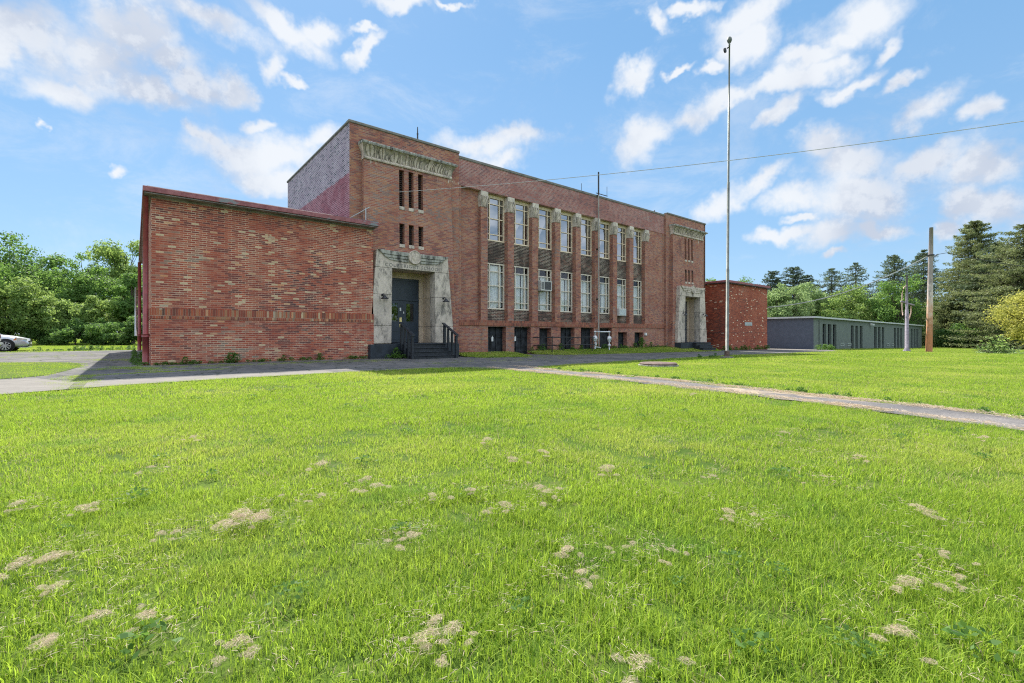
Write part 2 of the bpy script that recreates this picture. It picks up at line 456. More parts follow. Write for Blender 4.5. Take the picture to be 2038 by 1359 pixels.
# ------------------------------------------------------------------ mesh helpers
class MB:
    def __init__(s): s.v = []; s.f = []; s.mi = []; s.cur = 0

    def quad(s, *p):
        i = len(s.v); s.v += [tuple(q) for q in p]; s.f.append(tuple(range(i, i + len(p)))); s.mi.append(s.cur)

    def box(s, x0, x1, y0, y1, z0, z1):
        i = len(s.v)
        s.v += [(x, y, z) for z in (z0, z1) for (x, y) in ((x0, y0), (x1, y0), (x1, y1), (x0, y1))]
        for q in ((3, 2, 1, 0), (4, 5, 6, 7), (0, 1, 5, 4), (1, 2, 6, 5), (2, 3, 7, 6), (3, 0, 4, 7)):
            s.f.append(tuple(i + k for k in q)); s.mi.append(s.cur)

    def prism_y(s, poly, y0, y1):
        """polygon in x,z (counter-clockwise seen from -y) extruded from y0 (front) to y1"""
        n = len(poly); i = len(s.v)
        s.v += [(x, y0, z) for x, z in poly] + [(x, y1, z) for x, z in poly]
        s.f.append(tuple(range(i, i + n))); s.f.append(tuple(range(i + 2 * n - 1, i + n - 1, -1))); s.mi += [s.cur] * 2
        for k in range(n):
            a, b = i + k, i + (k + 1) % n
            s.f.append((a, a + n, b + n, b)); s.mi.append(s.cur)

    def tube(s, pts, r, n=8, cap=True):
        pts = [Vector(p) for p in pts]
        rs = r if isinstance(r, (list, tuple)) else [r] * len(pts)
        base = len(s.v); up = Vector((0, 0, 1))
        for k, p in enumerate(pts):
            d = (pts[min(k + 1, len(pts) - 1)] - pts[max(k - 1, 0)])
            if d.length < 1e-9: d = Vector((0, 0, 1))
            d.normalize()
            ref = up if abs(d.z) < .95 else Vector((1, 0, 0))
            a = d.cross(ref).normalized(); b = a.cross(d)
            for j in range(n):
                t = 2 * PI * j / n
                s.v.append(tuple(p + (a * math.cos(t) + b * math.sin(t)) * rs[k]))
        for k in range(len(pts) - 1):
            for j in range(n):
                a0 = base + k * n + j; a1 = base + k * n + (j + 1) % n
                s.f.append((a0, a1, a1 + n, a0 + n)); s.mi.append(s.cur)
        if cap:
            s.f.append(tuple(base + j for j in range(n))); s.mi.append(s.cur)
            e = base + (len(pts) - 1) * n
            s.f.append(tuple(e + j for j in reversed(range(n)))); s.mi.append(s.cur)

    def lathe(s, prof, c, axis='z', n=16, cap=True):
        """prof: list of (r, h); closed caps"""
        base = len(s.v)
        for r_, h_ in prof:
            for j in range(n):
                t = 2 * PI * j / n; a, b = r_ * math.cos(t), r_ * math.sin(t)
                q = {'z': (a, b, h_), 'y': (a, h_, b), 'x': (h_, a, b)}[axis]
                s.v.append((c[0] + q[0], c[1] + q[1], c[2] + q[2]))
        for k in range(len(prof) - 1):
            for j in range(n):
                a0 = base + k * n + j; a1 = base + k * n + (j + 1) % n
                s.f.append((a0, a1, a1 + n, a0 + n)); s.mi.append(s.cur)
        if not cap: return
        s.f.append(tuple(base + j for j in range(n))); s.mi.append(s.cur)
        e = base + (len(prof) - 1) * n
        s.f.append(tuple(e + j for j in range(n))); s.mi.append(s.cur)

    def grid(s, P, nx, ny):
        base = len(s.v)
        for j in range(ny + 1):
            for i in range(nx + 1): s.v.append(tuple(P(i / nx, j / ny)))
        for j in range(ny):
            for i in range(nx):
                a = base + j * (nx + 1) + i
                s.f.append((a, a + 1, a + nx + 2, a + nx + 1)); s.mi.append(s.cur)

    def wall(s, x0, x1, z0, z1, y, depth, holes=(), zstep=1.0):
        """front face at y (facing -y) with rectangular holes whose reveals run back by depth"""
        xs = sorted({x0, x1, *[h[0] for h in holes], *[h[1] for h in holes]})
        zs = sorted({z0, z1, *[h[2] for h in holes], *[h[3] for h in holes]})
        zs2 = []
        for a, b in zip(zs, zs[1:]):
            k = max(1, int((b - a) / zstep))
            zs2 += [a + (b - a) * q / k for q in range(k)]
        zs2.append(zs[-1])
        for a, b in zip(xs, xs[1:]):
            for c, d in zip(zs2, zs2[1:]):
                mx, mz = (a + b) / 2, (c + d) / 2
                if any(h[0] < mx < h[1] and h[2] < mz < h[3] for h in holes): continue
                s.quad((a, y, c), (b, y, c), (b, y, d), (a, y, d))
        for a, b, c, d in holes:
            yb = y + depth
            s.quad((a, y, c), (a, y, d), (a, yb, d), (a, yb, c))
            s.quad((b, y, d), (b, y, c), (b, yb, c), (b, yb, d))
            s.quad((a, y, d), (b, y, d), (b, yb, d), (a, yb, d))
            if c > z0 + .001: s.quad((b, y, c), (a, y, c), (a, yb, c), (b, yb, c))

    def build(s, name, mat, parent=None, smooth=False, fn=None):
        me = bpy.data.meshes.new(name)
        vs = [fn(*p) for p in s.v] if fn else s.v
        me.from_pydata(vs, [], s.f); me.update()
        mats = mat if isinstance(mat, (list, tuple)) else [mat]
        for q in mats: me.materials.append(M[q] if isinstance(q, str) else q)
        if len(mats) > 1: me.polygons.foreach_set('material_index', s.mi)
        if smooth: me.polygons.foreach_set('use_smooth', [True] * len(me.polygons))
        o = bpy.data.objects.new(name, me); COL.objects.link(o)
        if parent: attach(o, parent)
        return o


def wpos(o):
    p = Vector((0, 0, 0)) + o.location
    return p


ORG = {}


def attach(o, parent):
    o.parent = parent
    o.matrix_parent_inverse = Matrix.Translation(-ORG.get(parent.name, Vector((0, 0, 0))))
    ORG[o.name] = Vector((0, 0, 0))


def tag(o, label=None, cat=None, group=None, kind=None):
    if label: o['label'] = label
    if cat: o['category'] = cat
    if group: o['group'] = group
    if kind: o['kind'] = kind
    return o


def thing(name, loc, label, cat, group=None):
    o = bpy.data.objects.new(name, None); o.empty_display_size = .3
    o.location = loc; COL.objects.link(o); ORG[o.name] = Vector(loc)
    return tag(o, label, cat, group)


def copy_tree(o, loc=None, rotz=None, scale=None, label=None, group=None, parent=None):
    c = o.copy(); COL.objects.link(c)
    if parent: c.parent = parent
    if loc is not None: c.location = loc
    if rotz is not None: c.rotation_euler = (0, 0, rotz)
    if scale is not None: c.scale = scale if isinstance(scale, tuple) else (scale,) * 3
    if label: c['label'] = label
    if group: c['group'] = group
    for ch in [k for k in COL.objects if k.parent is o]:
        copy_tree(ch, parent=c)
    return c


def bevel(o, w=.01, seg=1):
    md = o.modifiers.new('bevel', 'BEVEL'); md.width = w; md.segments = seg; md.limit_method = 'ANGLE'
    return o


exec_parts = []

# ================================================================== SCHOOL BUILDING
SCH = thing('school_building', (21.6, 19.65, 0), 'two storey brown brick school with stone Egyptian style doorways and tall pier windows', 'school')
VA, VP, VW = 19.65, 19.87, 20.0        # front wall, recessed panel, window plane
ZT = 9.92
PIT, PW, P0 = 1.785, .44, 13.9
piers = [P0 + PIT * i for i in range(9)]
bays = [(piers[i] + PW, piers[i + 1]) for i in range(8)]

# upper wall band, pilasters, lower wall
mb = MB()
mb.wall(12.45, 30.75, 8.45, ZT - .14, VA, .25)
mb.quad((12.7, VA, 8.45), (30.35, VA, 8.45), (30.35, VW, 8.45), (12.7, VW, 8.45))
mb.build('upper_wall', 'main_upper', SCH)
mb = MB()
mb.wall(12.45, 12.7, 1.73, 8.45, VA, .2); mb.wall(30.35, 30.75, 1.73, 8.45, VA, .2)
mb.quad((30.35, VA, 1.73), (30.35, VA, 8.45), (30.35, VP, 8.45), (30.35, VP, 1.73))
mb.wall(12.7, 13.9, 1.73, 8.45, VP, .1); mb.wall(piers[8] + PW, 30.35, 1.73, 8.45, VP - .2, .1)
mb.quad((12.7, VA, 1.73), (12.7, VP, 1.73), (30.35, VP, 1.73), (30.35, VA, 1.73))
mb.build('front_wall', 'main_brick', SCH)
BH = [(b0 + .02, b1 - .12, -.2, 1.40) for b0, b1 in bays]
BH[2] = (18.0, 18.95, -.3, 1.35); BH[6] = (25.15, 26.12, -.1, 1.13); BH[7] = (26.95, 27.95, .1, 1.13)
mb = MB(); mb.wall(12.3, 30.75, -.5, 1.45, VA, .42, BH); mb.build('base_wall', 'main_brick', SCH)
mb = MB(); mb.box(12.3, 30.6, VA - .045, VA + .05, 1.452, 1.728); mb.build('soldier_course', 'main_soldier', SCH)
# coping
mb = MB(); mb.box(12.47, 30.73, VA - .04, VA + .3, ZT - .14, ZT); bevel(mb.build('coping', 'coping', SCH), .02)
mb = MB(); mb.box(6.98, 12.5, 19.45, 19.8, ZT + .02, ZT + .14); mb.box(6.98, 7.3, 19.802, 29.7, ZT + .02, ZT + .13); bevel(mb.build('coping', 'coping', SCH), .02)
mb = MB(); mb.box(30.72, 36.3, 19.45, 19.8, ZT + .02, ZT + .14); bevel(mb.build('coping', 'coping', SCH), .02)
# side, back, roof
mb = MB(); mb.quad((7.03, 29.65, -.1), (7.03, 19.5, -.1), (7.03, 19.5, ZT + .02), (7.03, 29.65, ZT + .02)); mb.build('painted_side_wall', 'side_brick', SCH)
mb = MB()
mb.quad((36.25, 19.5, -.5), (36.25, 29.65, -.5), (36.25, 29.65, ZT + .02), (36.25, 19.5, ZT + .02))
mb.quad((36.25, 29.65, -.5), (7.03, 29.65, -.1), (7.03, 29.65, ZT), (36.25, 29.65, ZT))
mb.build('rear_wall', 'main_brick', SCH)
mb = MB(); mb.quad((7.1, 19.72, ZT - .35), (36.2, 19.72, ZT - .35), (36.2, 29.6, ZT - .35), (7.1, 29.6, ZT - .35)); mb.build('flat_roof', 'roof', SCH)


# piers with palm capitals
def capital_mesh(x0):
    mb = MB(); w = PW
    mb.box(x0 + .01, x0 + w + .02, VA - .03, VW - .02, 8.19, 8.44)
    for k in range(3):   # numerals-like fluting cut as raised bars on the abacus
        mb.box(x0 + .10 + k * .10, x0 + .16 + k * .10, VA - .04, VA - .028, 8.26, 8.38)

    def bell(side):
        def P(a, t):
            z = 7.63 + .56 * t
            flare = .015 + .07 * t ** 2.2
            leaf = abs(((a * 2 + .5) % 1) - .5) * 2
            rel = .06 * max(0, 1 - abs(leaf - (.15 + .75 * t)) * 4) + .02 * math.sin(a * 18 + t * 9) * (1 - t)
            if side == 'f': return (x0 - .0 + a * (w + .02) + (a - .5) * flare * 1.2, VA - flare - rel, z)
            return (x0 - .0 - flare * .6 - rel * .4, VW - .02 - a * (VW - .02 - VA + flare), z)
        return P
    mb.grid(bell('l'), 6, 10)
    mb.box(x0 + .01, x0 + w + .01, VA + .02, VW - .02, 7.62, 8.188)
    # raised palm leaves on the front: (foot, tip, width) in units of the bell
    for fx, tx, wd, t1 in ((.5, .5, .30, 1.0), (.40, .13, .24, .98), (.60, .87, .24, .98), (.22, .02, .16, .62), (.78, .98, .16, .62)):
        def leaf(a, t, fx=fx, tx=tx, wd=wd, t1=t1):
            tt = t * t1; c = fx + (tx - fx) * t ** 1.5; hw = wd * math.sin(PI * min(1, .12 + .88 * t)) ** .6 * (.35 + .65 * t) if t < .97 else .04
            k = (a - .5) * 2
            return (x0 + (c + k * hw * .5) * (w + .02), VA - .02 - .08 * tt ** 2 - .05 * (1 - k * k) + .03 * (abs(k) < .15), 7.63 + .56 * tt)
        mb.grid(leaf, 8, 8)
    mb.cur = 1
    mb.grid(lambda a, t: (x0 + a * (w + .01), VA - .012 - .055 * t ** 2.2, 7.63 + .56 * t), 6, 8)
    mb.cur = 0
    return mb


for i, x0 in enumerate(piers):
    mb = MB(); mb.box(x0, x0 + PW, VA, VW + .05, 1.731, 7.62)
    p = mb.build('pier', 'main_brick', SCH)
    capital_mesh(x0).build('capital', ['cap_stone', 'relief_back'], p)

# spandrels (blackened brick panels) and windows
UZ0, UZ1, LZ0, LZ1 = 5.98, 8.33, 2.34, 4.80
for b0, b1 in bays:
    mb = MB(); mb.box(b0, b1, VW - .06, VW + .1, LZ1 + .003, UZ0 - .003); mb.build('spandrel', 'spandrel', SCH)
    mb = MB(); mb.box(b0, b1, VW - .06, VW + .1, 1.732, LZ0 - .003); mb.build('spandrel', 'spandrel', SCH)
    mb = MB(); mb.box(b0, b1, VW - .05, VW + .1, UZ1 + .002, 8.446); mb.build('lintel', 'frame', SCH)


def window_mesh(b0, b1, z0, z1, bars, fm):
    mb = MB(); t = .05; y0, y1 = VW - .055, VW + .03
    mb.box(b0 + .002, b0 + .07, y0, y1, z0, z1); mb.box(b1 - .07, b1 - .002, y0, y1, z0, z1)
    mb.box(b0 + .07, b1 - .07, y0, y1, z1 - .06, z1 - .002); mb.box(b0 + .07, b1 - .07, y0 - .03, y1, z0 + .002, z0 + .07)
    for fr in bars:
        z = z1 - fr * (z1 - z0)
        mb.box(b0 + .07, b1 - .07, y0 + .012, y1, z - .022, z + .022)
    for x in (b0 + .34, b1 - .34):
        zz = [z0 + .07] + [z1 - fr * (z1 - z0) for fr in reversed(bars)] + [z1 - .06]
        for a, b in zip(zz, zz[1:]):
            mb.box(x - .024, x + .024, y0 + .006, y1, a + (.022 if a > z0 + .08 else 0), b - (.022 if b < z1 - .07 else 0))
    return mb


def curtain_mesh(b0, b1, z0, z1, seed, gaps):
    rnd = random.Random(seed); mb = MB(); x = b0 + .08
    while x < b1 - .1:
        w = rnd.uniform(.22, .5); xe = min(x + w, b1 - .08); ph = rnd.random() * 6
        zb = z0 + (.03 if rnd.random() < .8 else rnd.uniform(.05, .3))
        mb.grid(lambda a, t, x=x, xe=xe, ph=ph, zb=zb: (x + (xe - x) * a, VW + .085 + .022 * math.sin(a * (xe - x) * 55 + ph) + .012 * math.sin(t * 5 + a * 9), zb + (z1 - zb) * t), 24, 5)
        x = xe + (rnd.uniform(.0, .07) if rnd.random() < gaps else .0)
    return mb


for i, (b0, b1) in enumerate(bays):
    w = window_mesh(b0, b1, UZ0, UZ1, (.155, .485, .845), 0).build('window', 'frame', SCH)
    rp = random.Random(i * 7 + 1); J = lambda: VW + .012 + rp.uniform(-.014, .014)
    mb = MB(); mb.quad((b0 + .03, J(), UZ0 + .03), (b1 - .03, J(), UZ0 + .03), (b1 - .03, J(), UZ1 - .03), (b0 + .03, J(), UZ1 - .03))
    mb.build('pane', 'glass_up', w)
    w = window_mesh(b0, b1, LZ0, LZ1, (.176, .484, .835), 0).build('window', 'frame_white', SCH)
    mb = MB(); mb.quad((b0 + .03, VW + .004, LZ0 + .03), (b1 - .03, VW + .004, LZ0 + .03), (b1 - .03, J(), LZ1 - .03), (b0 + .03, J(), LZ1 - .03))
    mb.build('pane', 'glass_lo', w)
    curtain_mesh(b0, b1, LZ0 + .05, LZ1 - (.38 if i != 0 else .1), 40 + i, .5).build('curtain', 'curtain', w, True)
# room behind the windows
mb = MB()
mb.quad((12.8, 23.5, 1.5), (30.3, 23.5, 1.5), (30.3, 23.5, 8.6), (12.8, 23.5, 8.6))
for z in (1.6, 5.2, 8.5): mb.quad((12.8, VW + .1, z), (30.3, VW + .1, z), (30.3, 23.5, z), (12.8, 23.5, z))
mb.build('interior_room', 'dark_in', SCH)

# basement openings
for i, h in enumerate(BH):
    a, b, c, d = h; y = VA + .36
    mb = MB()
    if i == 2:      # basement door down the sunken stair
        mb.box(a, b, y, y + .05, c, d); mb.box(a + .12, b - .12, y - .03, y - .001, c + .1, d - .55); mb.box(a + .15, b - .15, y - .02, y - .001, d - .45, d - .1)
        mb.build('basement_door', 'board', SCH); continue
    mb.box(a, b, y, y + .05, c, d); n = 3 if i < 5 else 1
    for k in range(n + 1):
        x = a + .03 + (b - a - .06) * k / n
        mb.box(x - .025, x + .025, y - .05, y - .001, c, d)
    for k in range(6 if i == 6 else 2):
        z = c + .25 + k * (d - c) / (6 if i == 6 else 2)
        if z < d - .03: mb.box(a + .06, b - .06, y - .035, y - .001, z - .02, z + .02)
    bw_ = mb.build('basement_window', 'board', SCH)
    if i in (0, 1):
        mb = MB(); x = a + .45 - .2 * i; mb.box(x, x + .12, y - .065, y - .052, .62, .82); mb.prism_y([(x, .82), (x + .12, .82), (x + .06, .92)], y - .065, y - .052)
        mb.build('paper_notice', 'white', bw_)


# ---------------------------------------------------------------- entrance towers
def tower(du, sill, letters, yb=20.07):
    T = lambda x: x + du
    cxm = 9.73 + du
    slits = [(T(9.17), T(9.42)), (T(9.63), T(9.88)), (T(10.11), T(10.36))]
    sh = [(a, b, 6.72, 8.36) for a, b in slits] + [(a, b, 5.03, 5.95) for a, b in slits]
    # strip block behind pylon
    mb = MB()
    door_hole = (T(8.6), T(10.95), -.6, 4.2)
    x0, x1 = T(7.03), T(12.47)
    mb.wall(x0, x1, -.6, ZT + .02, 19.5, .3, [door_hole, (T(9.0), T(10.5), 4.9, 8.5)])
    if du > 0: mb.quad((x0, 19.5, -.6), (x0, 19.8, -.6), (x0, 19.8, ZT), (x0, 19.5, ZT))
    else: mb.quad((x1, 19.5, -.6), (x1, 19.5, ZT), (x1, 19.8, ZT), (x1, 19.8, -.6))
    mb.build('tower_wall', 'tower_brick', SCH)
    # battered pylon
    mb = MB(); px0, px1, zt = T(7.58), T(11.86), 8.52
    mb.wall(px0, px1, -.6, zt, 19.27, .25, sh + [(T(8.6), T(10.95), -.6, 4.2)], .15)
    mb.grid(lambda a, t: (px0, 19.495 - .225 * a, -.6 + (zt + .6) * t), 1, 60)
    mb.grid(lambda a, t: (px1, 19.27 + .225 * a, -.6 + (zt + .6) * t), 1, 60)

    def bat(x, y, z):
        t = max(0, (8.5 - z) / 8.5)
        k = (x - cxm) / 2.14
        s = .20 * t + .12 * t ** 4
        if abs(k) > .6: x = x + (s if k > 0 else -s)
        if y < 19.4: y = y - .12 * t - .03 * t ** 3
        return (x, y, z)
    mb.build('pylon', 'tower_brick', SCH, fn=bat)
    # slit windows: louvred dark lights with pale sills
    for a, b, c, d in sh:
        mb = MB(); y = 19.44 - .12 * (8.5 - d) / 8.5
        for k in range(int((d - c) / .09)):
            z = c + .03 + k * .09
            mb.quad((a + .01, y, z), (b - .01, y, z), (b - .01, y + .07, z + .075), (a + .01, y + .07, z + .075))
        mb.quad((a, y + .08, c), (b, y + .08, c), (b, y + .08, d), (a, y + .08, d))
        s = mb.build('slit_window', 'louver', SCH)
        ys = 19.27 - .12 * (8.5 - c) / 8.5
        mb = MB(); mb.box(a - .01, b + .01, ys - .03, ys + .1, c - .15, c - .002); bevel(mb.build('sill', 'stone', s), .01)
    # cavetto cornice with palm reliefs
    fx0, fx1, fz0, fz1 = T(7.56), T(11.88), 8.47, 9.06
    nleaf = 8
    rr = random.Random(int(du) + 5)

    def prof(t): return .02 + .26 * t ** 2.6

    def front(a, t):
        k = (a * nleaf) % 1.0; c = abs(k - .5) * 2
        arch = math.sqrt(max(0, 1 - ((t - .12) / .78) ** 2)) if t < .9 else 0
        e = abs(c - arch)
        rel = .10 * max(0, 1 - e * 3.2) + .07 * max(0, 1 - abs(c - arch * .5) * 4) + (.07 if c < .10 else 0) * (t < .7)
        rel += .012 * math.sin(a * 71 + t * 17) * math.sin(a * 33 - t * 9) - .03
        x = fx0 + (fx1 - fx0) * a + (a - .5) * 2 * prof(t) * .6
        return (x, 19.27 - prof(t) - rel * (1 if 0 < t < 1 else 0), fz0 + (fz1 - fz0) * t)
    mb = MB(); mb.cur = 1
    mb.grid(lambda a, t: (fx0 + (fx1 - fx0) * a + (a - .5) * 2 * prof(t) * .6, 19.27 - prof(t), fz0 + .1 + (fz1 - fz0 - .1) * t), 60, 12)
    mb.cur = 0
    mb.grid(lambda a, t: (fx0 - .01 + (fx1 - fx0 + .02) * a, 19.22 - .03 * math.sin(PI * t), fz0 + .12 * t), 60, 4)
    for k in range(nleaf * 2 + 1):
        big = k % 2 == 1; c0 = k / (nleaf * 2)
        if not .02 < c0 < .98: continue
        for sgn in (-1, 1):     # each palm leaf is two curling halves beside a groove
            wd = (.046 if big else .026) * rr.uniform(.6, 1.15); hh = (.93 if big else .78) * rr.uniform(.9, 1.03)
            if rr.random() < .22: hh *= rr.uniform(.4, .75)

            def petal(a, t, sgn=sgn, wd=wd, hh=hh, c0=c0):
                tt = .14 + (hh - .14) * t
                o = wd * (math.sin(PI * (.10 + .82 * t)) ** .7) * (.5 + .5 * t)
                q = c0 + sgn * (.004 + o * a)
                x = fx0 + (fx1 - fx0) * q + (q - .5) * 2 * prof(tt) * .6
                return (x, 19.27 - prof(tt) - .008 - .055 * math.sin(PI * (.08 + .84 * a)) - .03 * t ** 4, fz0 + (fz1 - fz0) * tt)
            mb.grid(petal, 6, 10)
    mb.grid(lambda a, t: (fx0 - prof(t) * .6, 19.5 - a * (.23 + prof(t)), fz0 + (fz1 - fz0) * t), 4, 10)
    mb.grid(lambda a, t: (fx1 + prof(t) * .6, 19.27 - prof(t) + a * (.23 + prof(t)), fz0 + (fz1 - fz0) * t), 4, 10)
    co = mb.build('cornice', ['frieze', 'relief_back'], SCH)

    def slab(a, t):     # crumbling top slab outline: t runs round the profile
        n = .035 * math.sin(a * 63) + .03 * math.sin(a * 141 + 2) + .02 * math.sin(a * 290)
        pr = [(19.48, 9.20), (19.02 + n, 9.17 + n * .6), (18.95 + n * 1.3, 9.12 + n), (18.97 + n, 9.03 + .6 * n), (19.02, 9.04), (19.25, 9.05)]
        y, z = pr[min(5, round(t * 5))]
        return (fx0 - .17 + (fx1 - fx0 + .34) * a, y, z)
    mb = MB(); mb.grid(slab, 160, 5)
    for xx in (fx0 - .17, fx1 + .17):
        mb.quad((xx, 19.48, 9.20), (xx, 18.97, 9.14), (xx, 18.97, 9.05), (xx, 19.48, 9.05))
    mb.build('cornice_slab', 'stone_dark', co)
    # stone portal (flat front, battered outer edges)
    ys, zt = 18.9, 4.62
    ot, ob = 1.74, 2.10; inn_t, inn_b = 1.05, 1.09
    oz = lambda z: ot + (ob - ot) * (zt - z) / (zt - .6)
    iz = lambda z: inn_t + (inn_b - inn_t) * (3.87 - z) / 3.27
    mb = MB()
    for sgn in (-1, 1):
        for z0, z1 in ((sill, 1.36), (1.372, 2.70), (2.712, 3.86)):
            for (za, zb) in ((z0, z1),):
                p = [(cxm + sgn * iz(za), za), (cxm + sgn * oz(za), za), (cxm + sgn * oz(zb), zb), (cxm + sgn * iz(zb), zb)]
                if sgn < 0: p = p[::-1]
                mb.prism_y(p, ys, 19.4)
    p = [(cxm - oz(3.872), 3.872), (cxm + oz(3.872), 3.872), (cxm + ot, zt), (cxm - ot, zt)]
    mb.prism_y(p, ys, 19.4)
    po = mb.build('portal', 'stone', SCH); bevel(po, .012)
    # dark joints behind the open gaps
    for sgn in (-1, 1):
        mb = MB()
        p = [(cxm + sgn * (iz(sill) + .02), sill), (cxm + sgn * (oz(sill) - .02), sill), (cxm + sgn * (ot - .02), 3.87), (cxm + sgn * (iz(3.8) + .02), 3.87)]
        if sgn < 0: p = p[::-1]
        mb.prism_y(p, ys + .02, 19.38)
        mb.build('joint', 'joint', po)
    # jambs and head of the recess
    mb = MB()
    xi = 1.09
    for sgn in (-1, 1):
        for z0, z1 in ((sill, 1.36), (1.37, 2.70), (2.71, 3.86)):
            xa, xb = sorted((cxm + sgn * xi, cxm + sgn * (xi + .1)))
            mb.box(xa, xb, 19.41, yb, z0, z1)
            xa, xb = sorted((cxm + sgn * .86, cxm + sgn * (xi - .002)))
            mb.box(xa, xb, yb + .002, 20.3, z0, z1 if z1 < 3.8 else 3.60)
    mb.box(cxm - xi - .1, cxm + xi + .1, 19.405, 20.3, 3.875, 4.1)
    mb.box(cxm - xi + .002, cxm + xi - .002, yb + .002, 20.3, 3.602, 3.872)
    mb.build('door_recess', 'stone_cream', po)
    # winged disc relief
    mb = MB()

    def wing(sgn):
        rows = [(4.60, 4.43, 1.74, 1.52), (4.415, 4.30, 1.50, 1.37), (4.285, 4.17, 1.35, 1.16)]
        for k, (za, zb, xa, xb) in enumerate(rows):
            n = 10; top = [(.28 + (xa - .28) * q / n, za + .03 * (q / n) ** 2) for q in range(n + 1)]
            bot = [(.28 + (xb - .28) * q / n, zb + (.05 if k == 2 else .02) * (q / n) ** 2) for q in range(n + 1)]
            poly = [(cxm + sgn * x, z) for x, z in bot] + [(cxm + sgn * x, z) for x, z in reversed(top)]
            if sgn < 0: poly = poly[::-1]
            mb.prism_y(poly, ys - .085 + .022 * k, ys - .001)
    wing(-1); wing(1)
    wr = mb.build('winged_relief', 'stone_dark' if du == 0 else 'stone', po); bevel(wr, .012)
    mb = MB()
    mb.lathe([(.30, .0), (.31, -.10), (.285, -.125), (.26, -.10), (.24, -.095), (.02, -.11)], (cxm - .02, ys - .001, 4.42), 'y', 28)
    for k in range(3):
        pts = [(cxm - .02 + (.07 + .035 * k) * math.cos(q * .5 + k) * (1 - q * .03), ys - .105, 4.42 + (.07 + .035 * k) * math.sin(q * .5 + k)) for q in range(9)]
        mb.tube(pts, .011, 5)
    mb.build('disc_relief', 'stone', po, False)
    if letters:
        cu = bpy.data.curves.new('inscription', 'FONT'); cu.body = 'COURTRIGHT SCHOOL'; cu.size = .205; cu.extrude = .006; cu.align_x = 'CENTER'
        cu.space_character = 1.22; cu.space_word = 1.3
        to = bpy.data.objects.new('tmp', cu); COL.objects.link(to)
        bpy.context.view_layer.update()
        me = bpy.data.meshes.new_from_object(to.evaluated_get(bpy.context.evaluated_depsgraph_get()))
        bpy.data.objects.remove(to)
        co_ = [v.co for v in me.vertices]; wd = max(c.x for c in co_) - min(c.x for c in co_); kx = 2.72 / wd
        for v in me.vertices: v.co = Vector((v.co.x * kx + cxm - .02, ys - .006 - v.co.z * .5, v.co.y + 3.935))
        me.materials.clear(); me.materials.append(M['letter'])
        lo = bpy.data.objects.new('inscription', me); COL.objects.link(lo); attach(lo, po)
    # doors
    yd = yb + .07
    mb = MB(); mb.box(cxm - .858, cxm + .858, yd, yd + .06, 2.66, 3.60); mb.box(cxm - .858, cxm + .858, yd - .05, yd - .001, 2.58, 2.66)
    mb.box(cxm - .858, cxm + .858, yd - .03, yd - .001, 3.50, 3.60)
    fr = mb.build('transom_panel', 'navy', SCH)
    for sgn in (-1, 1):
        xa, xb = sorted((cxm + sgn * .004, cxm + sgn * .855)); y = yd - .012 * (sgn < 0)
        gx0, gx1 = (xa + .21, xb - .26) if sgn > 0 else (xa + .2, xb - .2)
        mb = MB(); mb.wall(xa, xb, sill + .02, 2.57, y, .05, [(gx0, gx1, 1.60, 2.44)])
        for q0, q1 in ((sill + .15, .95 + .1), (1.12, 1.50)):
            mb.box(xa + .14, xb - .14, y - .012, y - .001, q0, q1)
        d = mb.build('door', 'navy', SCH)
        mb = MB(); mb.quad((gx0, y + .03, 1.6), (gx1, y + .03, 1.6), (gx1, y + .03, 2.44), (gx0, y + .03, 2.44)); mb.build('door_glass', 'glass_dk', d)
        if sgn < 0:
            mb = MB(); mb.box(xb - .13, xb - .02, y - .02, y - .001, 1.33, 1.78); mb.build('push_plate', 'brass', d)
            mb = MB(); mb.box(xb - .12, xb - .05, y - .012, y - .001, 2.09, 2.24); mb.build('door_sticker', 'white', d)
        else:
            mb = MB(); mb.box(xa + .06, xa + .1, y - .012, y - .001, 1.96, 2.06); mb.build('door_sticker', 'white', d)
    mb = MB(); mb.quad((cxm - 1, 21.2, sill), (cxm + 1, 21.2, sill), (cxm + 1, 21.2, 3), (cxm - 1, 21.2, 3)); mb.quad((cxm - 1, 20.2, sill), (cxm + 1, 20.2, sill), (cxm + 1, 21.2, sill), (cxm - 1, 21.2, sill))
    mb.build('vestibule', 'dark_in', SCH)
    return cxm


C1 = tower(0.0, .60, True)
C2 = tower(23.55, .38, False, 19.85)


# ---------------------------------------------------------------- entrance steps
def plinth(cx, sill, gz, label):
    t = thing('entrance_steps', (cx, 18.3, gz), label, 'steps', 'black painted steps at the two doorways')
    mb = MB()
    for a, b in ((-2.14, -1.0), (1.2, 2.2)):
        mb = MB(); mb.box(cx + a, cx + b, 18.62, 19.25, gz - .3, sill - .03); bevel(mb.build('plinth_block', 'plinth', t), .012)
    mb = MB(); mb.box(cx - .998, cx + 1.198, 18.62, 20.2, gz - .3, sill); mb.box(cx - 2.14, cx - .999, 19.252, 19.6, gz - .3, sill - .001); mb.box(cx + 1.199, cx + 2.2, 19.252, 19.6, gz - .3, sill - .001)
    mb.build('landing', 'plinth', t)
    return t


def steps(t, x0, x1, sill, gz, n, tread=.27):
    r_ = (sill - gz) / n
    for k in range(n):
        z = sill - k * r_ - .02; y1 = 18.6 - k * tread
        mb = MB(); mb.box(x0, x1, y1 - tread, y1 + .02 if k == 0 else y1, gz - .2, z - .04); mb.box(x0 - .02, x1 + .02, y1 - tread - .03, y1 - .001, z - .039, z)
        bevel(mb.build('step', 'black_wood', t), .008)


